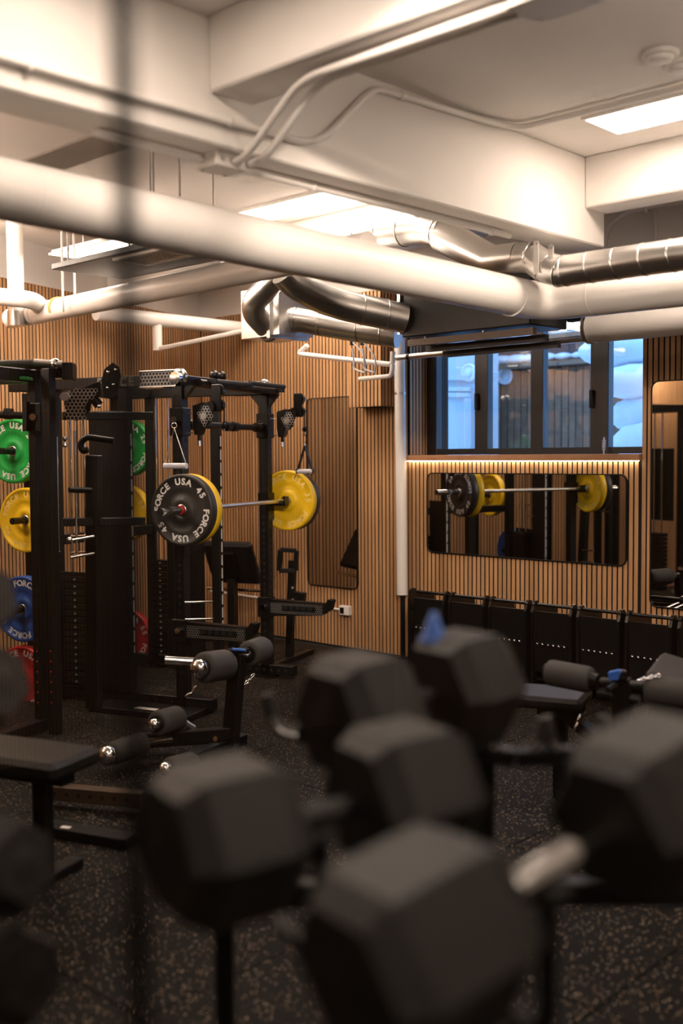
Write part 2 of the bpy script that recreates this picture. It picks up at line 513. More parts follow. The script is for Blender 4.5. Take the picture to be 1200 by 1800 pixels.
# walls behind and to the right of the camera
struct(boxab(MB(), 3.5, 3.7, -4.1, 7.0, -.1, Z_CEIL).build('wall_right', M['wall_paint']))
rw = struct(boxab(MB(), -9.6, 3.5, -4.3, -4.1, -.1, Z_CEIL).build('wall_rear', M['felt']))
rs = MB(); a = -9.0
while a < 3.4:
    boxab(rs, a, a+SLAT_W, -4.1, -4.1+SLAT_T, .004, Z_SLAT); a += PITCH_S
o = rs.build('slats_behind_camera', M['wood'], rw); o['kind'] = 'stuff'

# slatted soffit box beside the white riser
BX0, BX1, BXB, BXZ = -6.07, -5.72, 6.49, 2.04
sbx = struct(boxab(MB(), BX0+.012, BX1-.012, BXB+SLAT_T, BW-.001, BXZ, Z_SLAT).build('trim_soffit_box', M['felt']))
tag(sbx, 'slatted wooden box projecting from the wall beside the white riser pipe')
a = BX0 + .02
while a < BX1:
    slat(W(a, BXB+SLAT_T/2, BXZ+.001), -TH, Z_SLAT-BXZ-.002, sbx); a += PITCH_S
b = BXB + .035
while b < BW - .02:
    slat(W(BX1-.006, b, BXZ+.001), -TH+math.pi/2, Z_SLAT-BXZ-.002, sbx); b += PITCH_S

# window: sill, frame, four panes
win = thing('window_1', W((A_WL+A_WR)/2, B_WIN, Z_SILL), 'black framed four-pane window looking onto snow', None)
win['kind'] = 'structure'
boxab(MB(), A_WL, A_WR, BW-.03, B_WIN+.04, Z_SILL-.045, Z_SILL, .003).build('window_sill', M['sill_wood'], win)
boxab(MB(), A_WL+.01, A_WR-.01, BW-.020, BW-.008, Z_SILL-.049, Z_SILL-.0452).build('led_strip', M['led'], win)
fz0, fz1 = Z_SILL+.002, Z_WTOP
def a_at(px): return at_b(px, 700, B_WIN).dot(DIR_A)
edges = [(753, 771), (838, 861), (936, 958), (1041, 1073)]
fr = MB()
boxab(fr, A_WL+.012, A_WR, B_WIN-.03, B_WIN+.04, fz0, fz0+.048, .003)
boxab(fr, A_WL+.012, A_WR, B_WIN-.03, B_WIN+.04, fz1-.06, fz1, .003)
ms = [(a_at(p), a_at(q)) for p, q in edges] + [(A_WR-.07, A_WR)]
for p, q in ms: boxab(fr, p, q, B_WIN-.032, B_WIN+.042, fz0, fz1, .003)
fr.build('window_frame', M['window_frame'], win)
for k in range(4):
    boxab(MB(), ms[k][1]-.004, ms[k+1][0]+.004, B_WIN, B_WIN+.006, fz0+.04, fz1-.05).build('pane', M['glass'], win)
for px, py in ((837, 706), (1039, 701)):
    c = at_b(px, py, B_WIN-.05); ca, cb, cz = ab(c)
    boxab(MB(), ca-.016, ca+.016, B_WIN-.062, B_WIN-.033, cz-.065, cz+.065, .006).build('window_handle', M['black'], win)
c = at_b(1061, 785, B_WIN-.08); ca, cb, cz = ab(c)
sp = MB(); sp.cyl(W(ca, cb, Z_SILL+.001), W(ca, cb, Z_SILL+.12), .006, 10)
for k in range(7): sp.lathe([(.010+.004*math.cos(t*math.pi/3), .004*math.sin(t*math.pi/3)) for t in range(6)], 12, Matrix.Translation(W(ca, cb, Z_SILL+.03+.011*k)), closed=True)
sp.build('stay_spring', M['steel'], win)

# daylight courtyard behind the window
struct(boxab(MB(), -11.5, 0.5, 7.3, 12.5, 1.25, 1.45).build('ground_outside', M['snow']))
struct(boxab(MB(), -12.0, -6.98, 9.6, 9.9, 1.2, 5.0).build('wall_courtyard', M['outside_wall']))
ow = struct(boxab(MB(), -9.0, -2.6, 10.4, 10.6, 1.2, 2.98).build('wall_courtyard_far', M['outside_dark']))
a = -7.9
while a < -4.2:
    boxab(MB(), a, a+.075, 10.375, 10.4, 1.5, 2.60).build('siding_board', M['outside_wood'], ow); a += .09
for z in (2.62, 2.92): boxab(MB(), -8.4, -2.8, 10.22, 10.4, z, z+.05).build('ledge_board', M['outside_wood'], ow)
def snow_heap(name, pts, label):
    mb = MB(); rnd = random.Random(3)
    for a, b, z, r in pts:
        n, k = 16, 9
        vs = []; fs2 = []
        for i in range(k+1):
            th = math.pi*i/k
            for j in range(n):
                ph = 2*math.pi*j/n; rr = r*(1+.12*math.sin(3*ph+a*5)*math.sin(th)+rnd.uniform(-.02, .02))
                vs.append(W(a, b, z)+DIR_A*(rr*1.5*math.sin(th)*math.cos(ph))+DIR_B*(rr*.7*math.sin(th)*math.sin(ph))+Vector((0, 0, -rr*.55*math.cos(th))))
        for i in range(k):
            for j in range(n):
                fs2.append((i*n+j, i*n+(j+1) % n, (i+1)*n+(j+1) % n, (i+1)*n+j))
        mb.add(vs, fs2, None, True)
    o = mb.build(name, M['snow'], None, True); tag(o, label, 'snow', None, 'stuff'); return o
rn = random.Random(11)
def heap_row(n, a0, step, b, top, r0, r1):
    out = []
    for i in range(n):
        r = r0+(r1-r0)*rn.random(); out.append((a0+step*i, b, top+.64*r, r))
    return out
snow_heap('snow_bank', heap_row(14, -7.7, .30, 10.5, 2.985, .24, .38), 'snow heaped along the roof edge outside the window')
snow_heap('snow_ledge', heap_row(17, -7.6, .2, 10.29, 2.672, .07, .09), 'line of snow lying on the timber ledge outside')
snow_heap('snow_mound', [(-4.80, 9.0, 2.30, .30), (-5.0, 9.1, 2.62, .33), (-4.7, 9.3, 2.85, .5), (-4.5, 9.1, 2.0, .4), (-5.05, 9.25, 2.95, .28), (-4.3, 9.0, 1.75, .45)], 'big rounded snow mound outside the right hand pane')
for px, py, lab in ((825, 655, 'round pale vent on the courtyard wall seen through the leftmost pane'), (888, 661, 'round pale vent on the courtyard seen through the second pane')):
    p = at_b(px, py, 9.58 if px < 850 else 10.35)
    mt = frame_from_z(-DIR_B, p)
    v = thing('wall_vent', p, lab, 'vent')
    MB().lathe([(1e-4, .02), (.04, .03), (.045, .012), (.075, .012), (.08, .03), (.095, .03), (.10, 0)], 24, mt).build('vent_cover', M['snow'], v)
d = thing('downpipe', at_b(822, 800, 9.5), 'pale downpipe and brackets on the courtyard wall', 'pipe')
MB().cyl(at_b(822, 700, 9.54), at_b(822, 800, 9.54)-Vector((0, 0, .2)), .04).build('pipe', M['outside_wall'], d)
for py in (664, 684, 694):
    MB().bar(at_b(776, py, 9.57), at_b(826, py, 9.57), .05, .05).build('bracket', M['outside_wall'], d)

# glass partition between the camera and the dumbbell rack
GB = 0.50
gp = thing('window_2', W(0, GB, 0), 'clear glass partition with a thin black joint, seen from close by', None)
gp['kind'] = 'structure'
ja = at_b(225, 600, GB).dot(DIR_A)
boxab(MB(), -3.6, ja-.0055, GB-.005, GB+.005, 0.01, 3.26).build('pane', M['partition_glass'], gp)
boxab(MB(), ja+.0055, 1.6, GB-.005, GB+.005, 0.01, 3.26).build('pane', M['partition_glass'], gp)
boxab(MB(), ja-.0055, ja+.0055, GB-.007, GB+.007, 0.0, 3.27).build('joint', M['black'], gp)

# ceiling light panels
def light_panel(a0, b0, lab, z=Z_CEIL-.012):
    top = z+.011
    t = thing('ceiling_light', W(a0+.6, b0+.16, z), lab, 'ceiling light', 'ceiling light panels')
    m = MB()
    for q in ((a0-.015, a0, b0-.015, b0+.335), (a0+1.2, a0+1.215, b0-.015, b0+.335), (a0, a0+1.2, b0-.015, b0), (a0, a0+1.2, b0+.32, b0+.335)):
        boxab(m, *q, z-.004, top)
    if z < Z_CEIL-.1:
        boxab(m, a0, a0+1.2, b0, b0+.32, z+.012, z+.03)
        for q in (.15, 1.05): MB().cyl(W(a0+q, b0+.16, z+.03), W(a0+q, b0+.16, Z_CEIL), .005, 8).build('hanger_rod', M['conduit'], t)
    m.build('frame', M['conduit'], t)
    boxab(MB(), a0, a0+1.2, b0, b0+.32, z, z+.01).build('diffuser', M['light'], t)
light_panel(-2.785, 4.67, 'bright ceiling panel at the right edge of the photo')
light_panel(-5.54, 4.79, 'bright ceiling panel beyond the beam, half hidden by it')
light_panel(-6.62, 4.08, 'bright ceiling panel far left above the slatted corner', 3.05)
for a0, lab in ((-2.8, 'added fill panel above the near cross beam, right of the deep beam'), (-7.8, 'added fill panel in the near bay, farthest left')):
    light_panel(a0, 1.7, lab, Z_CEIL-.012 if a0 > -3 else 2.95)  # unseen panels added in the near bay for fill light
light_panel(-6.95, 5.80, 'ceiling light panel close to the tall mirror wall, behind the thick pipe')
# unseen glowing balls added out of view to brighten ceiling, beams and walls
def globe(a, b, lab, z=2.72, mat='globe'):
    t = thing('fill_globe', W(a, b, z-.16), lab, 'fill light', 'added fill globes')
    MB().sphere(W(a, b, z), .16, 24, 14).build('globe', M[mat], t)
    MB().cyl(W(a, b, z+.15), W(a, b, z+.19), .05, 16).build('holder', M['conduit'], t)
    MB().cyl(W(a, b, z+.19), W(a, b, Z_CEIL), .006, 8).build('cord', M['conduit'], t)
globe(.6, 1.5, 'added fill globe nearest the glass partition')
globe(-.7, 3.3, 'added fill globe near the window wall')
globe(-6.0, 1.5, 'added fill globe in the near bay left of the deep beam', 2.72, 'fill_bright')
globe(-6.55, 3.12, 'added fill globe beside the left slatted wall', 2.98, 'fill_bright')
globe(1.4, -1.2, 'added fill globe behind the camera at right')

# unseen spotlights added to brighten the rack and the slatted walls
def fill_spot(a, b, target, watts, lab, cone=62):
    p = W(a, b, 3.10); d = (target-p).normalized()
    t = thing('fill_spotlight', Vector((p.x, p.y, p.z-.08)), lab, 'spotlight', 'added fill spotlights')
    MB().cyl(p-d*.10, p+d*.06, .042, 20, .046, caps=False).build('lamp_body', M['white_pipe'], t)
    MB().cyl(p-d*.105, p-d*.10, .042, 20).build('back_cap', M['white_pipe'], t)
    MB().cyl(p-d*.08, Vector((p.x, p.y, Z_CEIL)), .012, 10).build('stem', M['white_pipe'], t)
    ld = bpy.data.lights.new('spot', 'SPOT'); ld.energy = watts; ld.color = LAMP_COL
    ld.spot_size = math.radians(cone); ld.spot_blend = .7; ld.shadow_soft_size = .04
    lo = bpy.data.objects.new('spot_lamp', ld); lo.parent = t
    wm = frame_from_z(-d, p+d*.062)
    lo.matrix_local = WM[t.name].inverted() @ wm
    col.objects.link(lo)
fill_spot(-.9, 2.0, W(-4.3, BW, .8), SPOT_W, 'added fill spotlight aimed at the wall below the window', 46)
fill_spot(-1.3, 1.9, W(-6.5, BW, .8), SPOT_W, 'added fill spotlight aimed at the tall mirror wall', 38)
fill_spot(-1.7, 1.5, W(-5.9, 4.2, .6), SPOT_W*.3, 'added fill spotlight aimed at the power rack', 34)

# ================================================================== CEILING SERVICES
def pipe_thing(name, pts, r, mat, label, cat='pipe', bend=0.0, n=20, part='pipe', joints=(), jr=1.06, jl=.03, jmat=None, bseg=6):
    pts = [Vector(p) for p in pts]
    t = thing(name, pts[0], label, cat)
    MB().tube(pts, r, n, bend, bseg).build(part, M[mat], t)
    for p, d in joints:
        d = Vector(d).normalized(); p = Vector(p)
        MB().cyl(p-d*jl/2, p+d*jl/2, r*jr, n).build('joint_band', M[jmat or mat], t)
    return t
# big white main under the deep beam, turning along the cross beam
zp = 2.50
PA, PB = -3.37, 5.22
pipe_thing('main_pipe', [W(PA, -1.5, zp+.12), W(PA, PB, zp), W(2.5, PB, zp)], .104, 'white_pipe',
           'thick white pipe under the deep beam, bending right before the windows', bend=.2, n=28, bseg=8,
           joints=[(W(PA+.32, PB, zp), DIR_A), (W(PA, PB-.32, zp), DIR_B), (W(PA, 2.0, zp+.057), DIR_B)], jr=1.012, jl=.012)
# lower white pipe right in front of the windows
pipe_thing('white_duct', [at_b(1032, 578, 5.75), at_b(1032, 578, 5.75)+DIR_A*2.6], .088, 'white_pipe', 'short white duct with rounded end low in front of the right window pane', n=24,
           joints=[(at_b(1032, 578, 5.75)+DIR_A*.02, DIR_A)], jr=1.08, jl=.02, jmat='galv')
pipe_thing('dark_duct', [at_b(1000, 552, 6.05), at_b(1000, 552, 6.05)+DIR_A*2.6], .055, 'dark_metal', 'dark slim duct running between the white pipes at right', n=20)

# spiral duct at right with elbow and rising transition
def spiral(name, pts, r, label, bend=0.0, pitch=.14, mat='galv'):
    pts = [Vector(p) for p in pts]
    t = thing(name, pts[0], label, 'air duct')
    MB().tube(pts, r, 32, bend, 8).build('duct', M[mat], t)
    k = 0
    for i in range(len(pts)-1):
        d = pts[i+1]-pts[i]; L = d.length; d.normalize()
        x = bend+.03 if i > 0 else .04
        while x < L-(bend if i < len(pts)-2 else .02):
            m = frame_from_z((d+Vector((0, 0, .10))).normalized(), pts[i]+d*x)
            MB().lathe([(r*.998, -.005), (r+.0035, -.003), (r+.0035, .003), (r*.998, .005)], 32, m).build('seam', M['galv_seam'], t)
            x += pitch
    return t
SZ = 2.605
spiral('spiral_duct', [W(-3.09, 4.93, SZ), W(2.4, 4.93, SZ)], .080, 'shiny spiral air duct hanging along the cross beam at right', pitch=.15)
el = thing('duct_elbow', W(-3.3, 4.93, SZ), 'segmented shiny elbow joining the spiral duct to the rising duct', 'air duct')
ep = [W(-3.08, 4.93, SZ), W(-3.17, 4.93, SZ+.03), W(-3.26, 4.93, SZ+.095), W(-3.34, 4.93, SZ+.107)]
for i in range(3):
    MB().tube([ep[i], ep[i+1]], .0815, 28).build('segment', M['galv'], el)
    MB().lathe([(.0815, -.006), (.0845, -.004), (.0845, .004), (.0815, .006)], 28, frame_from_z(ep[i+1]-ep[i], ep[i])).build('seam', M['galv_seam'], el)
up = thing('rising_duct', W(-4.3, 5.1, 3.0), 'tapered galvanised duct sloping up behind the beam', 'air duct')
MB().tube([W(-3.34, 4.93, SZ+.107), W(-3.53, 4.94, SZ+.115), W(-3.95, 5.05, 2.93)], [.0815, .083, .10], 28).build('duct', M['galv'], up)
spiral('upper_duct', [W(-3.93, 5.05, 2.95), W(-4.15, 5.09, 3.02), W(-5.3, 5.1, 3.03)], .10, 'spiral air duct half hidden above the thick white pipe', bend=.1, pitch=.18)
for px, (y0, y1) in ((942, (427, 482)), (968, (434, 455))):
    p = at_b(px, y0, 4.84); q = at_b(px, y1, 4.84)
    h = thing('duct_strap', Vector((q.x, q.y, q.z)), 'flat white strap hanger of the spiral duct, %s one' % ('longer' if px == 942 else 'shorter'), 'hanger')
    MB().bar(Vector((p.x, p.y, BEAM_Z+.18 if False else p.z)), q, .03, .004, DIR_B).build('strap', M['conduit'], h)
    MB().cyl(p-DIR_B*.01, p+DIR_B*.01, .012, 10).build('bolt', M['steel'], h)

# conduits on the beams
def conduit(pts, r, label, bend=.06, clips=(), n=10):
    t = thing('conduit', pts[0], label, 'conduit')
    MB().tube(pts, r, n, bend, 6).build('tube', M['conduit'], t)
    for p, d in clips:
        m = frame_from_z(Vector(d).normalized(), p)
        MB().lathe([(r*1.02, -.012), (r*1.35, -.010), (r*1.35, .010), (r*1.02, .012)], 14, m).build('clip', M['conduit'], t)
    return t
af = BEAM_A1 + .023
pc = [(-40, 88), (220, 164), (400, 214), (536, 250), (570, 242), (640, 170), (662, 155), (700, 166), (840, 221)]
pts = [at_a(x, y, af) for x, y in pc]
pts[-1].z = Z_CEIL-.023
e = at_z(885, 233, Z_CEIL-.023)
e = W(af+.05, max(e.dot(DIR_B), pts[-1].dot(DIR_B)+.05), Z_CEIL-.023)
pts += [e, e+DIR_A*2.8]
conduit(pts, .015, 'painted conduit along the deep beam face, dipping then turning along the ceiling', .09, [(at_a(50, 117, af), DIR_B), (at_a(402, 214, af), DIR_B), (at_a(705, 168, af), DIR_B)])
bz = 2.976
jb = at_a(386, 300, -3.27)
q1 = at_a(432, 276, -3.10); q2 = at_z(535, 160, bz-.006)
for k in range(2):
    o2 = DIR_A*(.045*k) + DIR_B*(.058*k)
    p0 = W(-3.22, jb.dot(DIR_B)+.02, 2.785)
    b_run = 2.70
    path = [p0, q1, W(q2.dot(DIR_A), b_run+.03, bz-.024), W(q2.dot(DIR_A)+.12, b_run, bz-.006), W(1.2, b_run, bz-.006)]
    conduit([p+o2 for p in path], .0145, 'left of the paired conduits bending up onto the near cross beam' if k == 0 else 'right of the paired conduits bending up onto the near cross beam', .07,
            [(W(-1.75, b_run, bz-.006)+o2, DIR_A)])
conduit([W(-3.285, 2.2, BEAM_Z-.022), W(-3.285, 4.76, BEAM_Z-.022)], .014, 'straight painted conduit along the underside of the deep beam', 0, [(W(-3.285, b, BEAM_Z-.022), DIR_B) for b in (3.3, 4.0, 4.6)])
wc = [at_b(1062, 445, 6.55), at_b(1066, 402, 6.55), at_b(1100, 372, 6.55), at_b(1200, 357, 6.55)]
wc[3] = wc[2] + DIR_A*1.4
conduit(wc, .016, 'painted conduit curving onto the wall above the right window', .12, [(at_b(1136, 368, 6.55), DIR_A)])
conduit([at_b(1152, 440, 6.60), at_b(1152, 372, 6.60)], .010, 'thin upright conduit on the wall above the window', 0)
# junction boxes
def jbox(a, b, z, sa, sb, sz, label):
    t = thing('junction_box', W(a, b, z-sz), label, 'junction box')
    boxab(MB(), a-sa/2, a+sa/2, b-sb/2, b+sb/2, z-sz, z, .004).build('body', M['conduit'], t)
    boxab(MB(), a-sa/2-.004, a+sa/2+.004, b-sb/2-.004, b+sb/2+.004, z-sz-.004, z-sz).build('cover', M['conduit'], t)
    for i in (-1, 1):
        for j in (-1, 1):
            MB().cyl(W(a+i*sa*.38, b+j*sb*.38, z-sz-.0075), W(a+i*sa*.38, b+j*sb*.38, z-sz-.004), .005, 8).build('screw', M['steel'], t)
    for i in range(3):
        MB().cyl(W(a+sa/2, b+(i-1)*sb*.3, z-sz/2), W(a+sa/2+.004, b+(i-1)*sb*.3, z-sz/2), .011, 10).build('knockout', M['steel'], t)
    return t
jbox(-3.26, jb.dot(DIR_B), BEAM_Z, .12, .15, .05, 'square junction box under the deep beam where conduits meet')
j2 = at_z(1022, 22, 2.96); ja2, jb2, _ = ab(j2)
jbox(ja2, 2.74, 3.0, .24, .16, .05, 'long junction box under the near cross beam at the top edge')
# smoke detectors
for px, py, lab in ((1160, 92, 'round white ceiling disc, upper of the overlapping pair'), (1196, 110, 'round white ceiling disc, lower of the overlapping pair at the edge')):
    p = at_z(px, py, Z_CEIL)
    t = thing('smoke_detector', p, lab, 'detector')
    dn = axes((1, 0, 0), (0, -1, 0), (0, 0, -1), p)
    MB().lathe([(.075, .001), (.075, .014), (.068, .020), (1e-4, .022)], 28, dn).build('base', M['conduit'], t)
    MB().lathe([(.052, .0205), (.050, .034), (.035, .040), (1e-4, .041)], 24, dn).build('cap', M['white_pipe'], t)

# white pipes on the far left
z1 = 2.65
pp = thing('drain_pipe', at_z(30, 555, z1), 'sloping white pipe with an orange band and a side branch at left', 'pipe')
pA = at_z(30, 556, z1); bL = 3.95
s0 = W(pA.dot(DIR_A), bL, z1-.02)
MB().tube([s0, W(-3.55, bL, z1+.02)], .070, 24).build('main_run', M['white_pipe'], pp)
j0 = W(pA.dot(DIR_A)+.42, bL, z1)
l0 = at_depth(-30, 518, 7.25)
MB().tube([l0, at_depth(62, 528, 7.2), j0], .058, 20, .1).build('branch', M['white_pipe'], pp)
MB().cyl(W(pA.dot(DIR_A)+.60, bL, z1-.006), W(pA.dot(DIR_A)+.63, bL, z1-.006), .0735, 24).build('orange_band', M['orange'], pp)
for k in (.05, .30): MB().cyl(W(pA.dot(DIR_A)+k, bL, z1-.015), W(pA.dot(DIR_A)+k+.04, bL, z1-.015), .0745, 24).build('collar', M['white_pipe'], pp)
vv = at_depth(29, 560, 7.42)
v = pipe_thing('stack_pipe', [Vector((vv.x, vv.y, z1-.08)), Vector((vv.x, vv.y, Z_CEIL-.002))], .055, 'white_pipe', 'upright white pipe rising to the ceiling at the left edge')
MB().cyl(Vector((vv.x, vv.y, z1-.10)), Vector((vv.x, vv.y, z1+.0)), .060, 20).build('coupling', M['steel'], v)
z3 = 2.80
q0, q1 = at_z(175, 549, z3), at_z(425, 579, z3)
a3 = (q0.dot(DIR_A)+q1.dot(DIR_A))/2
p3 = pipe_thing('water_pipe', [W(a3, q0.dot(DIR_B), z3), W(a3, BW-.05, z3)], .060, 'white_pipe', 'level white pipe below the sloping one, running to the corner')
t3 = at_z(292, 574, z3-.07); tb = t3.dot(DIR_B)
MB().cyl(W(a3, tb, z3-.03), W(a3, tb, z3-.26), .040, 16).build('tee_drop', M['white_pipe'], p3)
MB().tube([W(a3, tb, z3-.24), W(a3+.1, tb+.01, z3-.24), W(a3+1.0, tb+.1, z3-.17)], .019, 12, .03).build('side_arm', M['white_pipe'], p3)
for px, y0, y1 in ((111, 480, 548), (132, 490, 545), (270, 290, 350), (316, 300, 345)):
    p = at_depth(px, y1, 7.0 if px < 200 else 5.4); 
    top = Vector((p.x, p.y, Z_CEIL))
    t = thing('hanger_rod', p, {111: 'thin hanger rod above the orange band, left one', 132: 'thin hanger rod above the orange band, right one', 270: 'dark hanger rod above the thick white pipe', 316: 'paler hanger rod beside the conduit box'}[px], 'hanger')
    MB().cyl(p, top, .007, 8).build('rod', M['conduit'], t); MB().cyl(top-Vector((0, 0, .012)), top, .02, 10).build('flange', M['conduit'], t)

# ceiling unit with grille (left)
u = thing('ceiling_unit', W(-5.1, 3.7, 2.75), 'dark ceiling air unit with a white louvred grille below the far left light', 'air unit')
boxab(MB(), -5.62, -4.58, 3.46, 3.97, 2.75, 2.785, .004).build('casing', M['dark_metal'], u)
for q in ((-5.5, 3.5), (-5.5, 3.93), (-4.7, 3.5), (-4.7, 3.93)): MB().cyl(W(*q, 2.785), W(*q, Z_CEIL), .006, 8).build('hanger_rod', M['conduit'], u)
gx0, gx1, gy0, gy1 = -5.06, -4.62, 3.50, 3.74
g = MB()
boxab(g, gx0, gx1, gy0, gy0+.035, 2.735, 2.75); boxab(g, gx0, gx1, gy1-.035, gy1, 2.735, 2.75)
boxab(g, gx0, gx0+.035, gy0+.035, gy1-.035, 2.735, 2.75); boxab(g, gx1-.035, gx1, gy0+.035, gy1-.035, 2.735, 2.75)
go = g.build('grille_frame', M['conduit'], u)
for k in range(5): boxab(MB(), gx0+.035, gx1-.035, gy0+.055+.032*k, gy0+.061+.032*k, 2.737, 2.749).build('louvre', M['conduit'], go)
for k in range(10): boxab(MB(), gx0+.06+.036*k, gx0+.065+.036*k, gy0+.035, gy1-.035, 2.740, 2.749).build('louvre', M['conduit'], go)
fd = thing('flat_duct', at_depth(360, 480, 6.6), 'short galvanised transition duct under the dark ceiling unit', 'air duct')
f = [at_depth(300, 478, 6.6), at_depth(395, 452, 6.5), at_depth(400, 470, 6.5), at_depth(350, 503, 6.6), at_depth(298, 494, 6.6)]
off = DIR_B*.22 + Vector((0, 0, .06))
m = MB(); m.add(f+[p+off for p in f], [(0, 1, 2, 3, 4), (9, 8, 7, 6, 5)]+[(i, i+5, (i+1) % 5+5, (i+1) % 5) for i in range(5)])
m.build('body', M['galv'], fd)

# galvanised ducts in the middle
dg = 7.35
gb = thing('plenum_box', at_depth(465, 595, dg), 'galvanised box that two round ducts enter, below the thick white pipe', 'air duct')
c0 = at_depth(424, 597, dg+.06); c1 = at_depth(490, 592, dg-.05)
a0, b0, zz = ab(c0); a1 = c1.dot(DIR_A)
boxab(MB(), a0, a1, b0, b0+.34, zz, zz+.33, .003).build('box', M['galv'], gb)
boxab(MB(), a1, a1+.03, b0-.01, b0+.35, zz-.01, zz+.34).build('flange', M['galv_seam'], gb)
boxab(MB(), a1+.03, a1+.10, b0+.01, b0+.33, zz+.01, zz+.32).build('collar', M['galv'], gb)
spiral('curved_duct', [at_depth(505, 470, 7.0), at_depth(478, 496, 7.05), at_depth(436, 540, 7.15), at_depth(478, 585, 7.35)], .080, 'curved galvanised duct dropping into the left of the box', bend=.22, pitch=.16)
spiral('large_duct', [at_depth(500, 478, 6.55), at_depth(520, 500, 6.6), at_depth(580, 532, 6.8), at_depth(712, 560, 6.9)], .095, 'large galvanised duct curving down under the thick white pipe', bend=.18, pitch=.16)
spiral('small_duct', [at_depth(512, 560, 7.3), at_depth(600, 575, 7.2), at_depth(700, 590, 7.05)], .082, 'lower galvanised duct running from the box to the dark unit', bend=.1, pitch=.17)
fc = thing('fan_coil_unit', at_depth(790, 600, 6.9), 'dark fan coil unit hanging in front of the window top', 'air unit')
c0 = at_depth(706, 585, 6.9); a0, b0, zz = ab(c0)
boxab(MB(), a0, -3.50, b0, b0+.40, zz-.03, zz+.36, .006).build('casing', M['dark_metal'], fc)
boxab(MB(), a0-.02, a0, b0-.02, b0+.42, zz-.01, zz+.37).build('flange', M['galv_seam'], fc)
boxab(MB(), a0+.40, a0+.62, b0-.012, b0, zz+.18, zz+.28).build('rating_plate', M['steel'], fc)
for k in range(3):
    pz = zz-.045-.03*k
    t = thing('support_rail', W(a0+.1, b0+.05+.13*k, pz), ['front dark steel rail carrying the fan coil unit', 'middle dark steel rail carrying the fan coil unit', 'rear dark steel rail carrying the fan coil unit'][k], 'rail')
    boxab(MB(), a0+.02+.04*k, -3.50, b0+.03+.13*k, b0+.07+.13*k, pz-.04, pz).build('channel', M['dark_metal'] if k else M['bronze'], t)
    for q in (a0+.15, a0+.6): MB().cyl(W(q, b0+.05+.13*k, pz-.003), W(q, b0+.05+.13*k, zz-.0305), .008, 8).build('stud', M['steel'], t)
# pipe with cable wrap in front of the window, drain loop and hoses
w0 = at_b(697, 629, 6.2)
pipe_thing('refrigerant_pipe', [w0, w0+DIR_A*1.9+Vector((0, 0, .02))], .022, 'galv', 'insulated pipe crossing in front of the window top', n=14, joints=[(w0+DIR_A*x, DIR_A) for x in (.12, .5, .9, 1.3)], jr=1.3, jl=.02, jmat='black')
dp = [at_b(540, 607, 6.25), at_b(524, 622, 6.25), at_b(690, 641, 6.2), at_b(690, 618, 6.2)]
pipe_thing('condensate_pipe', dp, .020, 'white_pipe', 'thin white drain pipe looping below the small duct', bend=.04, n=12)
dp2 = [at_b(690, 641, 6.19), at_b(688, 661, 6.19), at_b(632, 666, 6.25)]
pipe_thing('drain_trap', dp2, .018, 'white_pipe', 'white elbowed drain stub below the condensate pipe', bend=.04, n=12)
for k, x in enumerate((618, 636)):
    bh = 6.13-.05*k; p = at_b(x, 600, bh); q = at_b(x+22, 655, bh); r_ = at_b(x+4, 640, bh)
    pts = [p+(q-p)*(i/10)+DIR_A*(.06*math.sin(math.pi*i/10)) for i in range(11)] + [q+(r_-q)*(i/8)-DIR_A*(.05*math.sin(math.pi*i/8)) for i in range(1, 9)] + [p+(r_-p)*.3]
    t = thing('clear_hose', p, ('left' if k == 0 else 'right') + ' clear hose looping below the dark fan coil unit', 'hose')
    MB().tube(pts, .007, 8).build('hose', M['grip'], t)
    MB().cyl(p-Vector((0, 0, .03)), p+Vector((0, 0, .03)), .016, 10).build('fitting', M['black'], t)
# white riser by the window
ra = (at_b(706, 830, 6.6)).dot(DIR_A)
rp = thing('riser_pipe', W(ra, 6.6, 0), 'white vertical riser pipe between the mirror wall and the window', 'pipe')
MB().cyl(W(ra, 6.6, .52), W(ra-.02, 6.6, 2.60), .044, 24).build('sleeve', M['white_pipe'], rp)
MB().cyl(W(ra, 6.6, 0), W(ra, 6.6, .52), .017, 14).build('lower_pipe', M['black'], rp)
MB().cyl(W(ra, 6.6, .50), W(ra, 6.6, .53), .026, 14).build('collar', M['black'], rp)
MB().cyl(W(ra-.012, 6.6, 2.13), W(ra-.012, 6.6, 2.15), .0455, 24).build('clamp_band', M['steel'], rp)
MB().cyl(W(ra, 6.6, 0), W(ra, 6.6, .012), .05, 20).build('floor_flange', M['black'], rp)
# outlet box and its conduit
op = at_b(606, 1073, BW-.03); oa, ob, oz = ab(op)
ot = thing('outlet_box', op, 'small grey surface outlet box below the tall mirror', 'outlet')
boxab(MB(), oa-.055, oa+.055, BW-.05, BW-.001, oz-.04, oz+.04, .006).build('box', M['conduit'], ot)
boxab(MB(), oa-.04, oa+.005, BW-.053, BW-.05, oz-.026, oz+.026).build('socket', M['black'], ot)
MB().cyl(W(oa-.055, BW-.02, oz), W(oa-1.8, BW-.02, oz+.02), .010, 10).build('conduit', M['conduit'], ot)

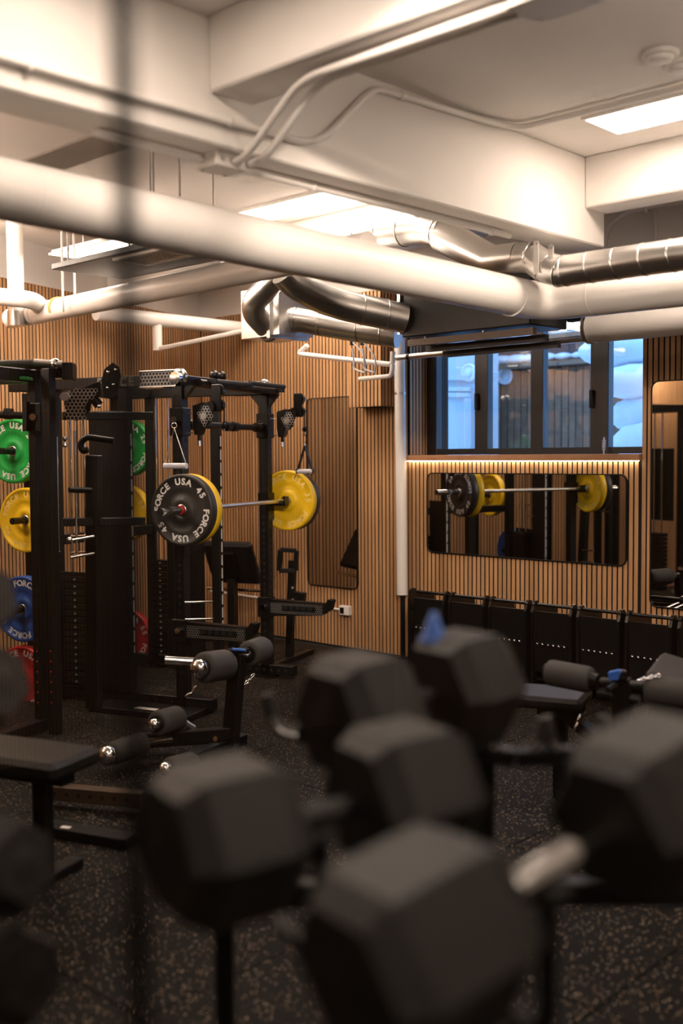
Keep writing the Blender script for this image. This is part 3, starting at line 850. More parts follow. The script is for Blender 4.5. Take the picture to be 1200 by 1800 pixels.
# mirrors
def mirror(px0, px1, z0, z1, label, r=.055):
    a0 = at_b(px0, 850, BW-.01).dot(DIR_A); a1 = a0+px1 if px1 < 50 else at_b(px1, 850, BW-.01).dot(DIR_A)
    c = W((a0+a1)/2, BW, (z0+z1)/2)
    t = thing('wall_mirror', W((a0+a1)/2, BW, z0), label, 'mirror')
    m = axes(DIR_A, (0, 0, 1), -DIR_B, c)
    w, h = a1-a0, z1-z0
    outer = rrect(w, h, r); inner = rrect(w-.016, h-.016, r-.008)
    mb = MB(); n = len(outer)
    vs = [(x, y, .0) for x, y in outer]+[(x, y, .016) for x, y in outer]+[(x, y, .016) for x, y in inner]+[(x, y, .0) for x, y in inner]
    mb.add(vs, [(k*n+i, k*n+(i+1) % n, ((k+1) % 4)*n+(i+1) % n, ((k+1) % 4)*n+i) for k in range(4) for i in range(n)], m)
    mb.build('mirror_frame', M['black'], t)
    MB().prism(inner, .002, .012, m).build('mirror_glass', M['mirror'], t)
def zat(px, py): return at_b(px, py, BW-.01).z
mirror(750, 1102, (zat(752, 969)+zat(1098, 998))/2, (zat(752, 830)+zat(1098, 834))/2, 'wide rounded mirror under the window')
mirror(539, 628, zat(582, 1032), zat(582, 698), 'tall rounded mirror on the slatted wall left of the riser pipe')
mirror(1143, .62, zat(1160, 1068), zat(1160, 669), 'tall rounded mirror cut by the right edge of the photo')

# ================================================================== GYM EQUIPMENT
RC = Vector((-.677, 7.39, 0))        # floor point below the middle of the barbell
RL, RD = LWD, LWN                    # barbell axis (running away), rack front direction
def R(l, d, z): return RC + RL*l + RD*d + Vector((0, 0, z))
RM = axes(RL, RD, (0, 0, 1), RC)     # x = l, y = d  (mirrored handedness is avoided by boxr)
def boxr(mb, l0, l1, d0, d1, z0, z1, bev=0.0):
    m = axes(RD, RL, (0, 0, 1), RC)
    return mb.box(((d0+d1)/2, (l0+l1)/2, (z0+z1)/2), (d1-d0, l1-l0, z1-z0), m, bev)
def cylr(mb, a, b, r, n=14, r2=None): return mb.cyl(R(*a), R(*b), r, n, r2)

# ---- lettering
glyphs = {}
def glyph(ch):
    if ch not in glyphs:
        c = bpy.data.curves.new('glyph', 'FONT'); c.body = ch; c.size = 1.0; c.align_x = 'CENTER'
        c.resolution_u = 3; c.offset = 0.04
        o = bpy.data.objects.new('glyph', c); col.objects.link(o)
        bpy.context.view_layer.update()
        dg = bpy.context.evaluated_depsgraph_get()
        me = o.evaluated_get(dg).to_mesh()
        vs = [v.co.copy() for v in me.vertices]; fs_ = [tuple(p.vertices) for p in me.polygons]
        o.evaluated_get(dg).to_mesh_clear()
        bpy.data.objects.remove(o); bpy.data.curves.remove(c)
        glyphs[ch] = (vs, fs_)
    return glyphs[ch]
def ring_text(mb, words, rad, size, m, z):
    # words: list of (text, centre angle in degrees clockwise from top)
    for txt, ang in words:
        step = math.degrees(size*.74/rad)
        for i, ch in enumerate(txt):
            a = math.radians(ang + (i-(len(txt)-1)/2)*step)
            vs, fs_ = glyph(ch)
            mm = m @ Matrix.Rotation(-a, 4, 'Z') @ Matrix.Translation((0, rad-size*.36, z)) @ Matrix.Diagonal((size*1.05, size, 1, 1))
            mb.add(vs, fs_, mm)
def line_text(mb, txt, size, m):
    for i, ch in enumerate(txt):
        vs, fs_ = glyph(ch)
        mb.add(vs, fs_, m @ Matrix.Translation(((i-(len(txt)-1)/2)*size*.8, -size*.36, 0)) @ Matrix.Diagonal((size, size, 1, 1)))

# ---- bumper plates
def plate(center, normal, thick, mat, letter_mat, num, label, rot=0, group='bumper plates', faces=(1, -1), rad=.225):
    z = Vector(normal).normalized(); y = Vector((0, 0, 1)); x = y.cross(z)
    m0 = axes(x, y, z, center)
    t = thing('bumper_plate', Vector((center.x, center.y, center.z-rad)), label, 'weight plate', group)
    h = thick/2
    prof = [(.028, -h*.92), (.075, -h*.92), (.080, -h*.72), (.125, -h*.72), (.130, -h*.80), (.150, -h*.80), (.155, -h*.80), (.200, -h*.80), (.206, -h), (rad-.006, -h), (rad, -h+.006),
            (rad, h-.006), (rad-.006, h), (.206, h), (.200, h*.80), (.150, h*.80), (.130, h*.80), (.125, h*.72), (.080, h*.72), (.075, h*.92), (.028, h*.92)]
    b = MB().lathe(prof, 48, m0, closed=True).build('body', M[mat], t)
    MB().lathe([(.0255, -h*.96), (.036, -h*.96), (.036, h*.96), (.0255, h*.96)], 24, m0, closed=True).build('hub_ring', M['steel'], t)
    for f in faces:
        mf = m0 if f > 0 else axes(-x, y, -z, center)
        mb = MB()
        ring_text(mb, [('FORCE', rot-62), ('USA', rot+5), (num, rot+52), ('FORCE', rot+118), ('USA', rot+185), (num, rot+232)], .180, .056, mf, h*.80+.0008)
        mb.build('lettering', M[letter_mat], b)
    return t
BAR_Z = 1.315
plate(R(-.690, 0, BAR_Z), -RL, .060, 'yellow', 'letter_pale', '35', 'yellow plate on the near end of the barbell, behind the black plate', 20)
plate(R(-.756, 0, BAR_Z), -RL, .066, 'black_plate', 'letter_white', '45', 'black lettered plate outermost on the near end of the barbell', 0)
plate(R(.690, 0, BAR_Z), RL, .060, 'yellow', 'letter_pale', '35', 'yellow plate on the far end of the barbell, facing the camera', 30)
plate(R(.756, 0, BAR_Z), RL, .066, 'black_plate', 'letter_white', '45', 'black plate outermost on the far end of the barbell, behind the yellow one', 0)
# ---- barbell
bb = thing('barbell', R(0, 0, BAR_Z-.025), 'steel barbell loaded with black and yellow plates on the rack', 'barbell')
cylr(MB(), (-.66, 0, BAR_Z), (.66, 0, BAR_Z), .0145, 18).build('shaft', M['steel'], bb)
for s in (-1, 1):
    mb = MB(); cylr(mb, (s*.655, 0, BAR_Z), (s*1.02, 0, BAR_Z), .0248, 24)
    sl = mb.build('sleeve', M['chrome'], bb)
    cylr(MB(), (s*.640, 0, BAR_Z), (s*.659, 0, BAR_Z), .036, 24).build('collar', M['steel'], bb)
    cylr(MB(), (s*1.02, 0, BAR_Z), (s*1.024, 0, BAR_Z), .019, 20).build('end_cap', M['dark_metal'], sl)
cylr(MB(), (-.792, 0, BAR_Z), (-.812, 0, BAR_Z), .029, 20).build('red_glow_ring', M['red'], bb)  # ring coloured red for the small red glow on the sleeve

# ---- power rack
rack = thing('power_rack', R(0, -.6, 0), 'black cable power rack holding the loaded barbell', 'power rack')
def holes_on(mb, l, d, z0, z1, face, w=.075):
    z = z0
    while z < z1:
        for s in face:
            if s == 'l-': mb.cyl(R(l-w/2-.0008, d, z), R(l-w/2+.002, d, z), .011, 8)
            if s == 'd+': mb.cyl(R(l, d+w/2-.002, z), R(l, d+w/2+.0008, z), .011, 8)
            if s == 'l+': mb.cyl(R(l+w/2-.002, d, z), R(l+w/2+.0008, d, z), .011, 8)
        z += .05
RACK_H = 2.10
for l in (-.58, .58):
    for d in ((-.13, -1.13) if l < 0 else (-.13, -1.13, -1.45)):
        up_ = boxr(MB(), l-.0375, l+.0375, d-.0375, d+.0375, .012, RACK_H, .004).build('upright', M['black'], rack)
        mb = MB(); holes_on(mb, l, d, .2, 1.95, ('l-', 'd+')); mb.build('adjustment_holes', M['hole'], up_)
        boxr(MB(), l-.06, l+.06, d-.08, d+.08, 0.0, .012).build('foot_plate', M['black'], rack)
    boxr(MB(), l-.0375, l+.0375, -1.49, -.09, RACK_H, RACK_H+.075, .004).build('top_beam', M['black'], rack)
    bo = boxr(MB(), l-.0375, l+.0375, -1.49, .10, .02, .095, .004).build('base_beam', M['black'], rack)
    mb = MB(); x = -1.4
    while x < .05:
        mb.cyl(R(l-.0385, x, .0575), R(l-.036, x, .0575), .011, 8); x += .06
    mb.build('base_holes', M['hole'], bo)
for d in (-.13, -1.13, -1.45):
    boxr(MB(), -.58, .58, d-.03, d+.03, RACK_H+.005, RACK_H+.07, .003).build('cross_beam', M['black'], rack)
boxr(MB(), -.58, .58, -1.48, -1.42, .03, .09, .003).build('cross_beam', M['black'], rack)
boxr(MB(), -.5425, .5425, -1.16, -1.10, 1.05, 1.12, .003).build('cross_beam', M['black'], rack)
# gussets below the beam ends
for l in (-.58, .58):
    for d, s in ((-.13, 1), (-.13, -1)):
        m = MB(); y0 = d+s*.0375
        p = [R(l-.02, y0, RACK_H-.09), R(l-.02, y0+s*.08, RACK_H), R(l-.02, y0, RACK_H)]
        q = [v+RL*.04 for v in p]
        m.add(p+q, [(0, 1, 2), (5, 4, 3), (0, 3, 4, 1), (1, 4, 5, 2), (2, 5, 3, 0)]); m.build('gusset', M['black'], rack)
# perforated name plate on the near top beam
def hex_field(mb, m, w, h, s, t=.0018, depth=.004, skip=None):
    row = 0; y = -h/2 + s
    while y < h/2 - s*.5:
        x = -w/2 + s + (row % 2)*s*.87
        while x < w/2 - s*.6:
            if skip is None or skip(x, y):
                o = [(x+s*math.cos(math.pi/6+k*math.pi/3), y+s*math.sin(math.pi/6+k*math.pi/3)) for k in range(6)]
                i = [(x+(s-2*t)*math.cos(math.pi/6+k*math.pi/3), y+(s-2*t)*math.sin(math.pi/6+k*math.pi/3)) for k in range(6)]
                vs = [(a, b, 0) for a, b in o]+[(a, b, depth) for a, b in o]+[(a, b, depth) for a, b in i]+[(a, b, 0) for a, b in i]
                mb.add(vs, [(k*6+j, k*6+(j+1) % 6, ((k+1) % 4)*6+(j+1) % 6, ((k+1) % 4)*6+j) for k in range(4) for j in range(6)], m)
            x += s*1.74
        y += s*1.5; row += 1
for l, sgn in ((-.58, -1), (.58, 1)):
    ori = axes(RD if sgn < 0 else -RD, (0, 0, 1), RL*sgn, R(l+sgn*.041, -.27, RACK_H+.05))
    MB().box((0, 0, -.001), (.27, .105, .003), ori).build('name_plate_back', M['black'], rack)
    mb = MB(); hex_field(mb, ori, .26, .10, .0145, .0020); mb.build('honeycomb_plate', M['grey_relief'], rack)
    fr_ = MB()
    fr_.box((0, .051, .002), (.27, .006, .006), ori); fr_.box((0, -.051, .002), (.27, .006, .006), ori); fr_.box((.135, 0, .002), (.006, .10, .006), ori)
    fr_.build('plate_border', M['steel'], rack)
    mb = MB(); line_text(mb, 'FORCE', .078, axes(RD if sgn < 0 else -RD, (0, 0, 1), RL*sgn, R(l+sgn*.0385, -.60, RACK_H+.04)))
    mb.build('lettering', M['letter_dark'], rack)
    cylr(MB(), (l+sgn*.04, -.12, RACK_H+.045), (l+sgn*.075, -.12, RACK_H+.045), .040, 20).build('end_roller', M['chrome'], rack)
    MB().sphere(R(l, -.13, RACK_H+.06), .055, 18, 10).build('top_pulley', M['chrome'], rack)
# pull-up grips on the front cross beam
for k, (l0, l1, d0, d1, zz) in enumerate(((-.42, -.02, .02, .05, 2.135), (.06, .54, .03, .05, 2.15), (-.52, .56, -.02, -.02, 2.12))):
    cylr(MB(), (l0, d0, zz), (l1, d1, zz), .017 if k < 2 else .024, 16).build('pull_up_grip', M['foam'] if k < 2 else M['black'], rack)
for l in (-.42, -.02, .06, .54):
    boxr(MB(), l-.012, l+.012, -.10, .05, 2.11, 2.15).build('grip_bracket', M['black'], rack)
for l in (-.15, -.05): MB().sphere(R(l, -.13, RACK_H+.095), .035, 14, 8).build('cable_guide', M['black_gloss'], rack)
# low cross tube with rollers between the front uprights
cylr(MB(), (-.54, -.13, 1.855), (.54, -.13, 1.855), .022, 16).build('cross_tube', M['black'], rack)
for l in (-.46, .02, .12, .46): cylr(MB(), (l-.03, -.13, 1.855), (l+.03, -.13, 1.855), .034, 16).build('tube_collar', M['black'], rack)
# guide posts with white number strips
for l in (-.58, .58):
    gp_ = boxr(MB(), l-.03, l+.03, -.585, -.515, .095, RACK_H, .003).build('guide_post', M['black'], rack)
    st = boxr(MB(), l-.002, l+.012, -.5148, -.512, .35, 1.80).build('number_strip', M['letter_white'], gp_)
    z = .40
    while z < 1.80:
        boxr(MB(), l-.006, l+.006, -.5125, -.509, z, z+.022).build('catch', M['black'], gp_); z += .10
# J cups
for l in (-.58, .58):
    jc = MB()
    boxr(jc, l-.045, l+.045, -.095, -.085, BAR_Z-.14, BAR_Z+.06)
    boxr(jc, l-.028, l+.028, -.090, .045, BAR_Z-.035, BAR_Z-.0155)
    boxr(jc, l-.028, l+.028, .028, .045, BAR_Z-.0155, BAR_Z+.035)
    boxr(jc, l-.05, l-.04, -.17, -.085, BAR_Z-.02, BAR_Z+.06); boxr(jc, l+.04, l+.05, -.17, -.085, BAR_Z-.02, BAR_Z+.06)
    jc.build('bar_cup', M['black_gloss'], rack)
# safety arms
for l in (-.58, .58):
    sa = MB()
    prof = [(-.095, .46), (.33, .485), (.40, .53), (.42, .60), (.385, .605), (.365, .575), (.33, .572), (-.095, .585)]
    p = [R(l-.035, d, z) for d, z in prof]; q = [R(l+.035, d, z) for d, z in prof]; n = len(p)
    sa.add(p+q, [tuple(range(n)), tuple(range(2*n-1, n-1, -1))]+[(i, i+n, (i+1) % n+n, (i+1) % n) for i in range(n)])
    so = sa.build('safety_arm', M['black'], rack)
    for i in range(5): cylr(MB(), (l-.0365, .04+.05*i, .53), (l-.034, .04+.05*i, .53), .017, 12).build('arm_hole', M['hole'], so)
    mb = MB()
    hex_field(mb, axes(RD, (0, 0, 1), -RL, R(l-.0352, .13, .527)), .44, .085, .010, .0012, .0015, lambda x, y: not (-.12 < x < .16 and abs(y) < .022))
    mb.build('honeycomb_relief', M['letter_dark'], so)
    boxr(MB(), l-.048, l+.048, -.185, -.085, .45, .60, .003).build('arm_sleeve', M['black'], rack)
    cylr(MB(), (l-.075, -.13, .53), (l-.045, -.13, .53), .02, 14).build('pin_knob', M['chrome'], rack)
# weight stacks with rods and cover
for l, d in ((-.60, -.93), (.56, -1.02)):
    for k in range(16):
        boxr(MB(), l-.055, l+.055, d-.10, d+.10, .12+.046*k, .16+.046*k, .002).build('stack_plate', M['black_gloss'], rack)
        boxr(MB(), l-.0565, l-.055, d-.01, d+.01, .134+.046*k, .146+.046*k).build('stack_mark', M['letter_dark'], rack)
    for s in (-.055, .055): cylr(MB(), (l, d+s, .1), (l, d+s, RACK_H), .008, 10).build('guide_rod', M['chrome'], rack)
    cylr(MB(), (l, d, .85), (l, d, RACK_H), .003, 8).build('cable', M['black'], rack)
boxr(MB(), -.645, -.635, -.80, -.50, .10, 1.95, .003).build('cover_panel', M['black'], rack)
boxr(MB(), -.645, -.635, -1.10, -.80, .10, .88, .003).build('cover_panel', M['black'], rack)
boxr(MB(), .50, .51, -.95, -.62, .10, 1.2, .003).build('cover_panel', M['black'], rack)
# grips that pin the pulley carriage (two chrome rods each)
for l, d in ((-.66, -.95), (-.66, -.06)):
    z0 = 1.12 if d < -.5 else .72
    for z in (z0, z0-.11): cylr(MB(), (l, d, z), (l+.02, d+.19, z+.012), .007, 10).build('selector_bar', M['chrome'], rack)
# swivelling pulley carriage on the front uprights
def carriage(l, z, parent, swing=1):
    boxr(MB(), l-.05, l+.05, -.18, -.08, z-.09, z+.09, .004).build('carriage_sleeve', M['black'], parent)
    cylr(MB(), (l-.08, -.13, z+.01), (l-.05, -.13, z+.01), .024, 18).build('pop_pin', M['chrome'], parent)
    boxr(MB(), l-.015, l+.015, -.08, .0, z+.05, z+.056).build('bracket', M['steel'], parent)
    boxr(MB(), l-.015, l+.015, -.08, .0, z-.075, z-.069).build('bracket', M['steel'], parent)
    m = MB(); pr = [(-.02, z+.10), (.05, z+.12), (.07, z+.06), (.045, z-.05), (.03, z-.085), (-.01, z-.085), (-.02, z-.02)]
    p = [R(l-.025, d, q) for d, q in pr]; q_ = [R(l+.025, d, q) for d, q in pr]; n = len(p)
    m.add(p+q_, [tuple(range(n)), tuple(range(2*n-1, n-1, -1))]+[(i, i+n, (i+1) % n+n, (i+1) % n) for i in range(n)])
    m.build('swivel_body', M['black_gloss'], parent)
    cylr(MB(), (l, .012, z-.085), (l, .012, z-.12), .012, 12).build('pull_pin', M['black'], parent)
    cylr(MB(), (l, .012, z-.12), (l, .012, z-.155), .010, 12, .014).build('pin_tip', M['chrome'], parent)
    arm = MB(); pr = [(.02, z+.02), (.075, z-.045), (.12, z-.01), (.15, z+.09), (.13, z+.13), (.05, z+.10)]
    p = [R(l-.045, d, q) for d, q in pr]; q_ = [R(l-.037, d, q) for d, q in pr]; n = len(p)
    arm.add(p+q_, [tuple(range(n)), tuple(range(2*n-1, n-1, -1))]+[(i, i+n, (i+1) % n+n, (i+1) % n) for i in range(n)])
    ao = arm.build('pulley_arm', M['black'], parent)
    mb = MB(); hex_field(mb, axes(RD, (0, 0, 1), -RL, R(l-.0452, .085, z+.035)), .12, .14, .012, .0016, .002, lambda x, y: abs(x)+abs(y) < .065)
    mb.build('honeycomb_relief', M['steel'], ao)
    cylr(MB(), (l-.055, .075, z+.03), (l-.03, .075, z+.03), .022, 16).build('arm_pivot', M['steel'], parent)
    for zz in (z+.10, z+.19):
        cylr(MB(), (l-.02, .155, zz), (l+.015, .155, zz), .042, 20).build('pulley_wheel', M['black_gloss'], parent)
        cylr(MB(), (l-.026, .155, zz), (l+.02, .155, zz), .012, 12).build('wheel_bolt', M['chrome'], parent)
    boxr(MB(), l-.03, l-.022, .12, .19, z+.06, z+.23, .004).build('pulley_guard', M['black'], parent)
    cylr(MB(), (l, .195, z+.11), (l, .195, z-.03), .004, 8).build('cable', M['black'], parent)
    MB().sphere(R(l, .195, z-.03), .020, 14, 8).build('cable_ball', M['black'], parent)
    cylr(MB(), (l, .195, z-.045), (l, .195, z-.065), .004, 8).build('cable_eye', M['chrome'], parent)
CZ = 1.87
carriage(.58, CZ, rack); carriage(-.58, CZ, rack)
# cable handles hanging from the carriages
def cable_handle(l, d, z, label, yaw, drop=.20, group=None):
    t = thing('cable_handle', R(l, d, z-drop-.09), label, 'cable handle', group)
    ax = Vector((math.cos(yaw), math.sin(yaw), 0))
    # carabiner
    pts = []
    for i in range(17):
        a = 2*math.pi*i/16
        pts.append(R(l, d, z-.035)+ax*(.011*math.cos(a))+Vector((0, 0, .032*math.sin(a))))
    MB().tube(pts, .0035, 8, caps=False).build('carabiner', M['black'], t)
    MB().lathe([(.012+.003*math.cos(q), .003*math.sin(q)) for q in (0, 1.57, 3.14, 4.71)], 16, frame_from_z(ax, R(l, d, z-.078)), closed=True).build('ring', M['chrome'], t)
    top = R(l, d, z-.085); bot = R(l, d, z-drop-.07)
    for s in (-1, 1): MB().bar(top, bot+ax*s*.058, .006, .028, RL).build('strap', M['black'], t)
    MB().cyl(bot-ax*.06, bot+ax*.06, .0165, 18).build('grip', M['grip'], t)
    for s in (-1, 1): MB().cyl(bot+ax*s*.06, bot+ax*s*.066, .020, 16).build('grip_cap', M['black'], t)
    return t
cable_handle(.58, .195, CZ-.066, 'strap handle with pale grip hanging from the far right pulley', -.3)
# near handle: thin wire bail and a pale bar
nh = thing('bail_handle', R(-.58, .0, 1.55), 'pale bar handle on a thin wire bail above the black plate', 'cable handle')
h0, h1 = at_depth(289, 819, 6.62), at_depth(328, 819, 6.55)
MB().cyl(h0, h1, .018, 18).build('grip', M['grip'], nh)
tp = at_depth(306, 752, 6.6)
MB().tube([h0, tp, h1], .003, 8).build('bail', M['steel'], nh)
MB().lathe([(.016+.003*math.cos(q), .003*math.sin(q)) for q in (0, 1.57, 3.14, 4.71)], 16, frame_from_z(Vector((0, 1, 0)), tp+Vector((0, 0, .014))), closed=True).build('ring', M['chrome'], nh)
MB().cyl(tp+Vector((0, 0, .03)), tp+Vector((0, 0, .20)), .003, 8).build('cable', M['black'], nh)

# ---- stored plates
def stored(px, py, dep, mat, lm, num, label, rot, thick=.07):
    c = at_depth(px, py, dep)
    plate(c, -RL, thick, mat, lm, num, label, rot, 'bumper plates stored on pegs', faces=(1,))
    p = MB(); p.cyl(c - RL*.16, c + RL*.12, .0235, 18)
    p.build('storage_peg', M['black_gloss'], rack)
    return c
c1 = stored(27, 793, 7.50, 'green', 'letter_white', '25', 'green lettered plate on the top peg at the left edge', 8)
c2 = stored(49, 914, 7.46, 'yellow', 'letter_pale', '35', 'yellow plate on the peg below the green one at left', 12)
c3 = stored(44, 1070, 7.25, 'blue', 'letter_white', '45', 'blue lettered plate low at the left edge', 70)
c4 = stored(44, 1192, 7.25, 'red', 'letter_white', '55', 'red plate at the bottom of the left plate column', 20)
mb = MB(); mb.box((0, 0, 1.05), (.07, .07, 2.1), Matrix.Translation(Vector((c1.x, c1.y, 0))+RL*.155) @ Matrix.Rotation(-LW_ANG, 4, 'Z')); mb.build('storage_post', M['black'], rack)
f0 = Vector((c1.x, c1.y, 0))
for (px, py, dep, mat, lm, num, lab) in ((226, 788, 8.6, 'green', 'letter_white', '25', 'green plate half hidden behind the dark rack column'), (222, 902, 8.6, 'yellow', 'letter_pale', '35', 'yellow plate half hidden behind the dark rack column'),
                                     (226, 1120, 8.6, 'red', 'letter_white', '55', 'red plate low behind the dark rack column')):
    c = at_depth(px, py, dep)
    plate(c, -RL, .07, mat, lm, num, lab, 15, 'bumper plates stored on pegs', faces=(1,))
    MB().cyl(c-RL*.12, c+RL*.15, .0235, 16).build('storage_peg', M['black_gloss'], rack)

# ---- neighbouring rack at the left edge
L1, L2 = at_z(74, 1284, 0), at_z(98, 1290, 0)
lr = thing('side_rack', (L1+L2)/2, 'black rack posts with red-lit holes at the left edge', 'power rack')
mz = Matrix.Rotation(-LW_ANG, 4, 'Z')
LH = at_depth(90, 650, L1.y).z
for q in (L1, L2):
    uo = MB().box((0, 0, LH/2), (.062, .062, LH), Matrix.Translation(q) @ mz, .004).build('upright', M['black'], lr)
    mb = MB(); z = .35
    while z < LH-.1:
        mb.cyl(q-RL*.032+Vector((0, 0, z)), q-RL*.0305+Vector((0, 0, z)), .009, 8); z += .05
    mb.build('adjustment_holes', M['hole'], uo)
    for k in range(6):
        z = at_depth(77, 1143+18*k, q.y).z
        mb = MB(); mb.cyl(q-RL*.0335+Vector((0, 0, z)), q-RL*.0315+Vector((0, 0, z)), .006, 8); mb.build('red_lit_disc', M['red'], uo)  # red discs stand in for the red light in the holes
dep = L1.y
t0, t1 = at_depth(-60, 653, dep+.1), at_depth(131, 653, dep)
MB().bar(t0, t1, .08, .075, bev=.004).build('top_beam', M['black'], lr)
MB().bar(at_depth(112, 653, dep-.02), at_depth(131, 653, dep-.02), .10, .10, bev=.004).build('beam_end', M['black'], lr)
MB().cyl(at_depth(-40, 640, dep-.06), at_depth(58, 637, dep-.06), .018, 14).build('pull_up_grip', M['foam'], lr)
MB().cyl(at_depth(60, 637, dep-.06), at_depth(110, 641, dep-.06), .022, 14).build('pull_up_grip', M['steel'], lr)
MB().sphere(at_depth(97, 640, dep-.05), .035, 16, 10).build('top_pulley', M['chrome'], lr)
MB().bar(at_depth(-60, 661, dep-.12), at_depth(54, 666, dep-.12), .10, .018, bev=.004).build('shelf_band', M['green'], lr)
MB().cyl(at_depth(-60, 727, dep), at_depth(58, 731, dep-.02), .022, 14).build('side_tube', M['black'], lr)
MB().cyl(at_depth(8, 727, dep), at_depth(22, 728, dep), .034, 14).build('tube_collar', M['black'], lr)
MB().bar(at_depth(46, 706, dep-.06), at_depth(46, 758, dep-.06), .03, .03, RL).build('hanger_pin', M['black'], lr)
MB().box((0, 0, 0), (.095, .10, .17), Matrix.Translation(at_depth(70, 734, dep)) @ mz, .005).build('carriage_sleeve', M['black'], lr)
MB().cyl(at_depth(57, 733, dep-.06), at_depth(60, 733, dep-.02), .020, 16).build('pop_pin', M['chrome'], lr)
# its swivel arm with honeycomb plate and pulley housing
am = axes((1, 0, 0), (0, 0, 1), (0, -1, 0), at_depth(145, 706, dep-.05))
k_ = dep/F_PX
def loc(px, py): return ((px-145)*k_, -(py-706)*k_)
poly = [loc(*p) for p in ((112, 700), (126, 690), (176, 671), (178, 695), (160, 706), (158, 722), (133, 740), (116, 725))]
MB().prism(poly, -.012, 0, am).build('swivel_arm', M['black'], lr)
mb = MB(); hex_field(mb, am @ Matrix.Translation((0, 0, .001)), .22, .26, .0135, .0018, .003, lambda x, y: (-.10 < x < .11) and (y < .055+.35*x+.03) and (y > -.10+.0*x) and (y > -.02-1.2*(.02-x) if x > .02 else y > -.12-.6*x*0) and (y < .07)); mb.build('honeycomb_relief', M['steel'], lr)
MB().cyl(at_depth(113, 697, dep-.10), at_depth(115, 697, dep-.05), .026, 18).build('arm_pivot', M['steel'], lr)
ph = [loc(*p) for p in ((183, 700), (178, 670), (184, 650), (198, 639), (209, 646), (212, 662), (206, 690), (196, 700))]
MB().prism(ph, -.03, .0, am).build('pulley_housing', M['dark_metal'], lr)
for px, py in ((190, 654), (203, 650), (189, 682), (199, 676)): MB().sphere(at_depth(px, py, dep-.055), .010, 12, 8).build('bolt', M['chrome'], lr)
MB().cyl(at_depth(174, 712, dep-.04), at_depth(166, 702, dep-.04), .03, 16).build('pulley_wheel', M['black_gloss'], lr)
MB().sphere(at_depth(174, 714, dep-.07), .012, 12, 8).build('bolt', M['chrome'], lr)
MB().bar(at_depth(110, 731, dep+.05), at_depth(268, 731, dep+.3), .05, .05, bev=.004).build('cross_arm', M['black'], lr)
MB().cyl(at_depth(100, 768, dep-.05), at_depth(103, 970, dep-.05), .006, 10).build('guide_rod', M['chrome'], lr)
MB().cyl(at_depth(131, 757, dep+.15), at_depth(135, 972, dep+.15), .009, 10).build('guide_rod', M['chrome'], lr)
MB().tube([at_depth(200, 775, dep+.2), at_depth(150, 768, dep+.2), at_depth(140, 782, dep+.2), at_depth(146, 794, dep+.2), at_depth(155, 790, dep+.2)], .020, 12, .04).build('hook', M['black'], lr)
MB().lathe([(.014, 0), (.018, .012), (.008, .028), (.008, .034), (.017, .05), (.012, .062)], 16, Matrix.Translation(at_depth(114, 786, dep-.05))).build('pull_pin', M['chrome'], lr)
MB().cyl(at_depth(122, 861, dep), at_depth(160, 862, dep+.1), .018, 12).build('side_peg', M['black'], lr)
MB().sphere(at_depth(122, 949, dep-.05), .018, 12, 8).build('knob', M['chrome'], lr)
for py in (949, 979): MB().cyl(at_depth(124, py+1, dep-.05), at_depth(165, py-6, dep+.05), .009, 12).build('selector_bar', M['chrome'], lr)
MB().bar(at_depth(165, 800, dep+.2), at_depth(165, 1245, dep+.25), .09, .06, RL, .004).build('column', M['black'], lr)
MB().bar(at_depth(110, 918, dep+.15), at_depth(255, 916, dep+.3), .05, .05, bev=.004).build('cross_arm', M['black'], lr)
# the near half of that rack, left of the view (seen in the mirrors)
N1, N2 = L1-RL*1.15, L1-RL*1.15-RD*1.05
F2 = L1-RD*1.05
for q in (N1, N2, F2):
    MB().box((0, 0, LH/2), (.07, .07, LH), Matrix.Translation(q) @ mz, .004).build('upright', M['black'], lr)
up1 = Vector((0, 0, LH-.04))
for p, q in ((N1, L1), (N2, F2), (N1, N2), (L1, F2)): MB().bar(p+up1, q+up1, .07, .075, bev=.004).build('top_beam', M['black'], lr)
for p, q in ((N1, L1), (N2, F2), (N2, N1)): MB().bar(p+Vector((0, 0, .04)), q+Vector((0, 0, .04)), .07, .07, bev=.004).build('base_beam', M['black'], lr)
for k in range(14):
    MB().box((0, 0, .14+.046*k), (.20, .11, .040), Matrix.Translation(N1-RD*.35) @ mz, .002).build('stack_plate', M['black_gloss'], lr)
for s in (-.06, .06): MB().cyl(N1-RD*(.35+s)+Vector((0, 0, .1)), N1-RD*(.35+s)+up1, .009, 10).build('guide_rod', M['chrome'], lr)
MB().box((0, -.03, 1.3), (.42, .01, .8), Matrix.Translation(N1-RD*.35) @ mz, .003).build('cover_panel', M['black'], lr)
for k in range(3):
    MB().bar(N1-RL*.045-RD*(.28+.06*k)+Vector((0, 0, 1.25)), N1-RL*.045-RD*(.31+.06*k)+Vector((0, 0, 1.55)), .012, .004, RL).build('red_stripe', M['red'], lr)
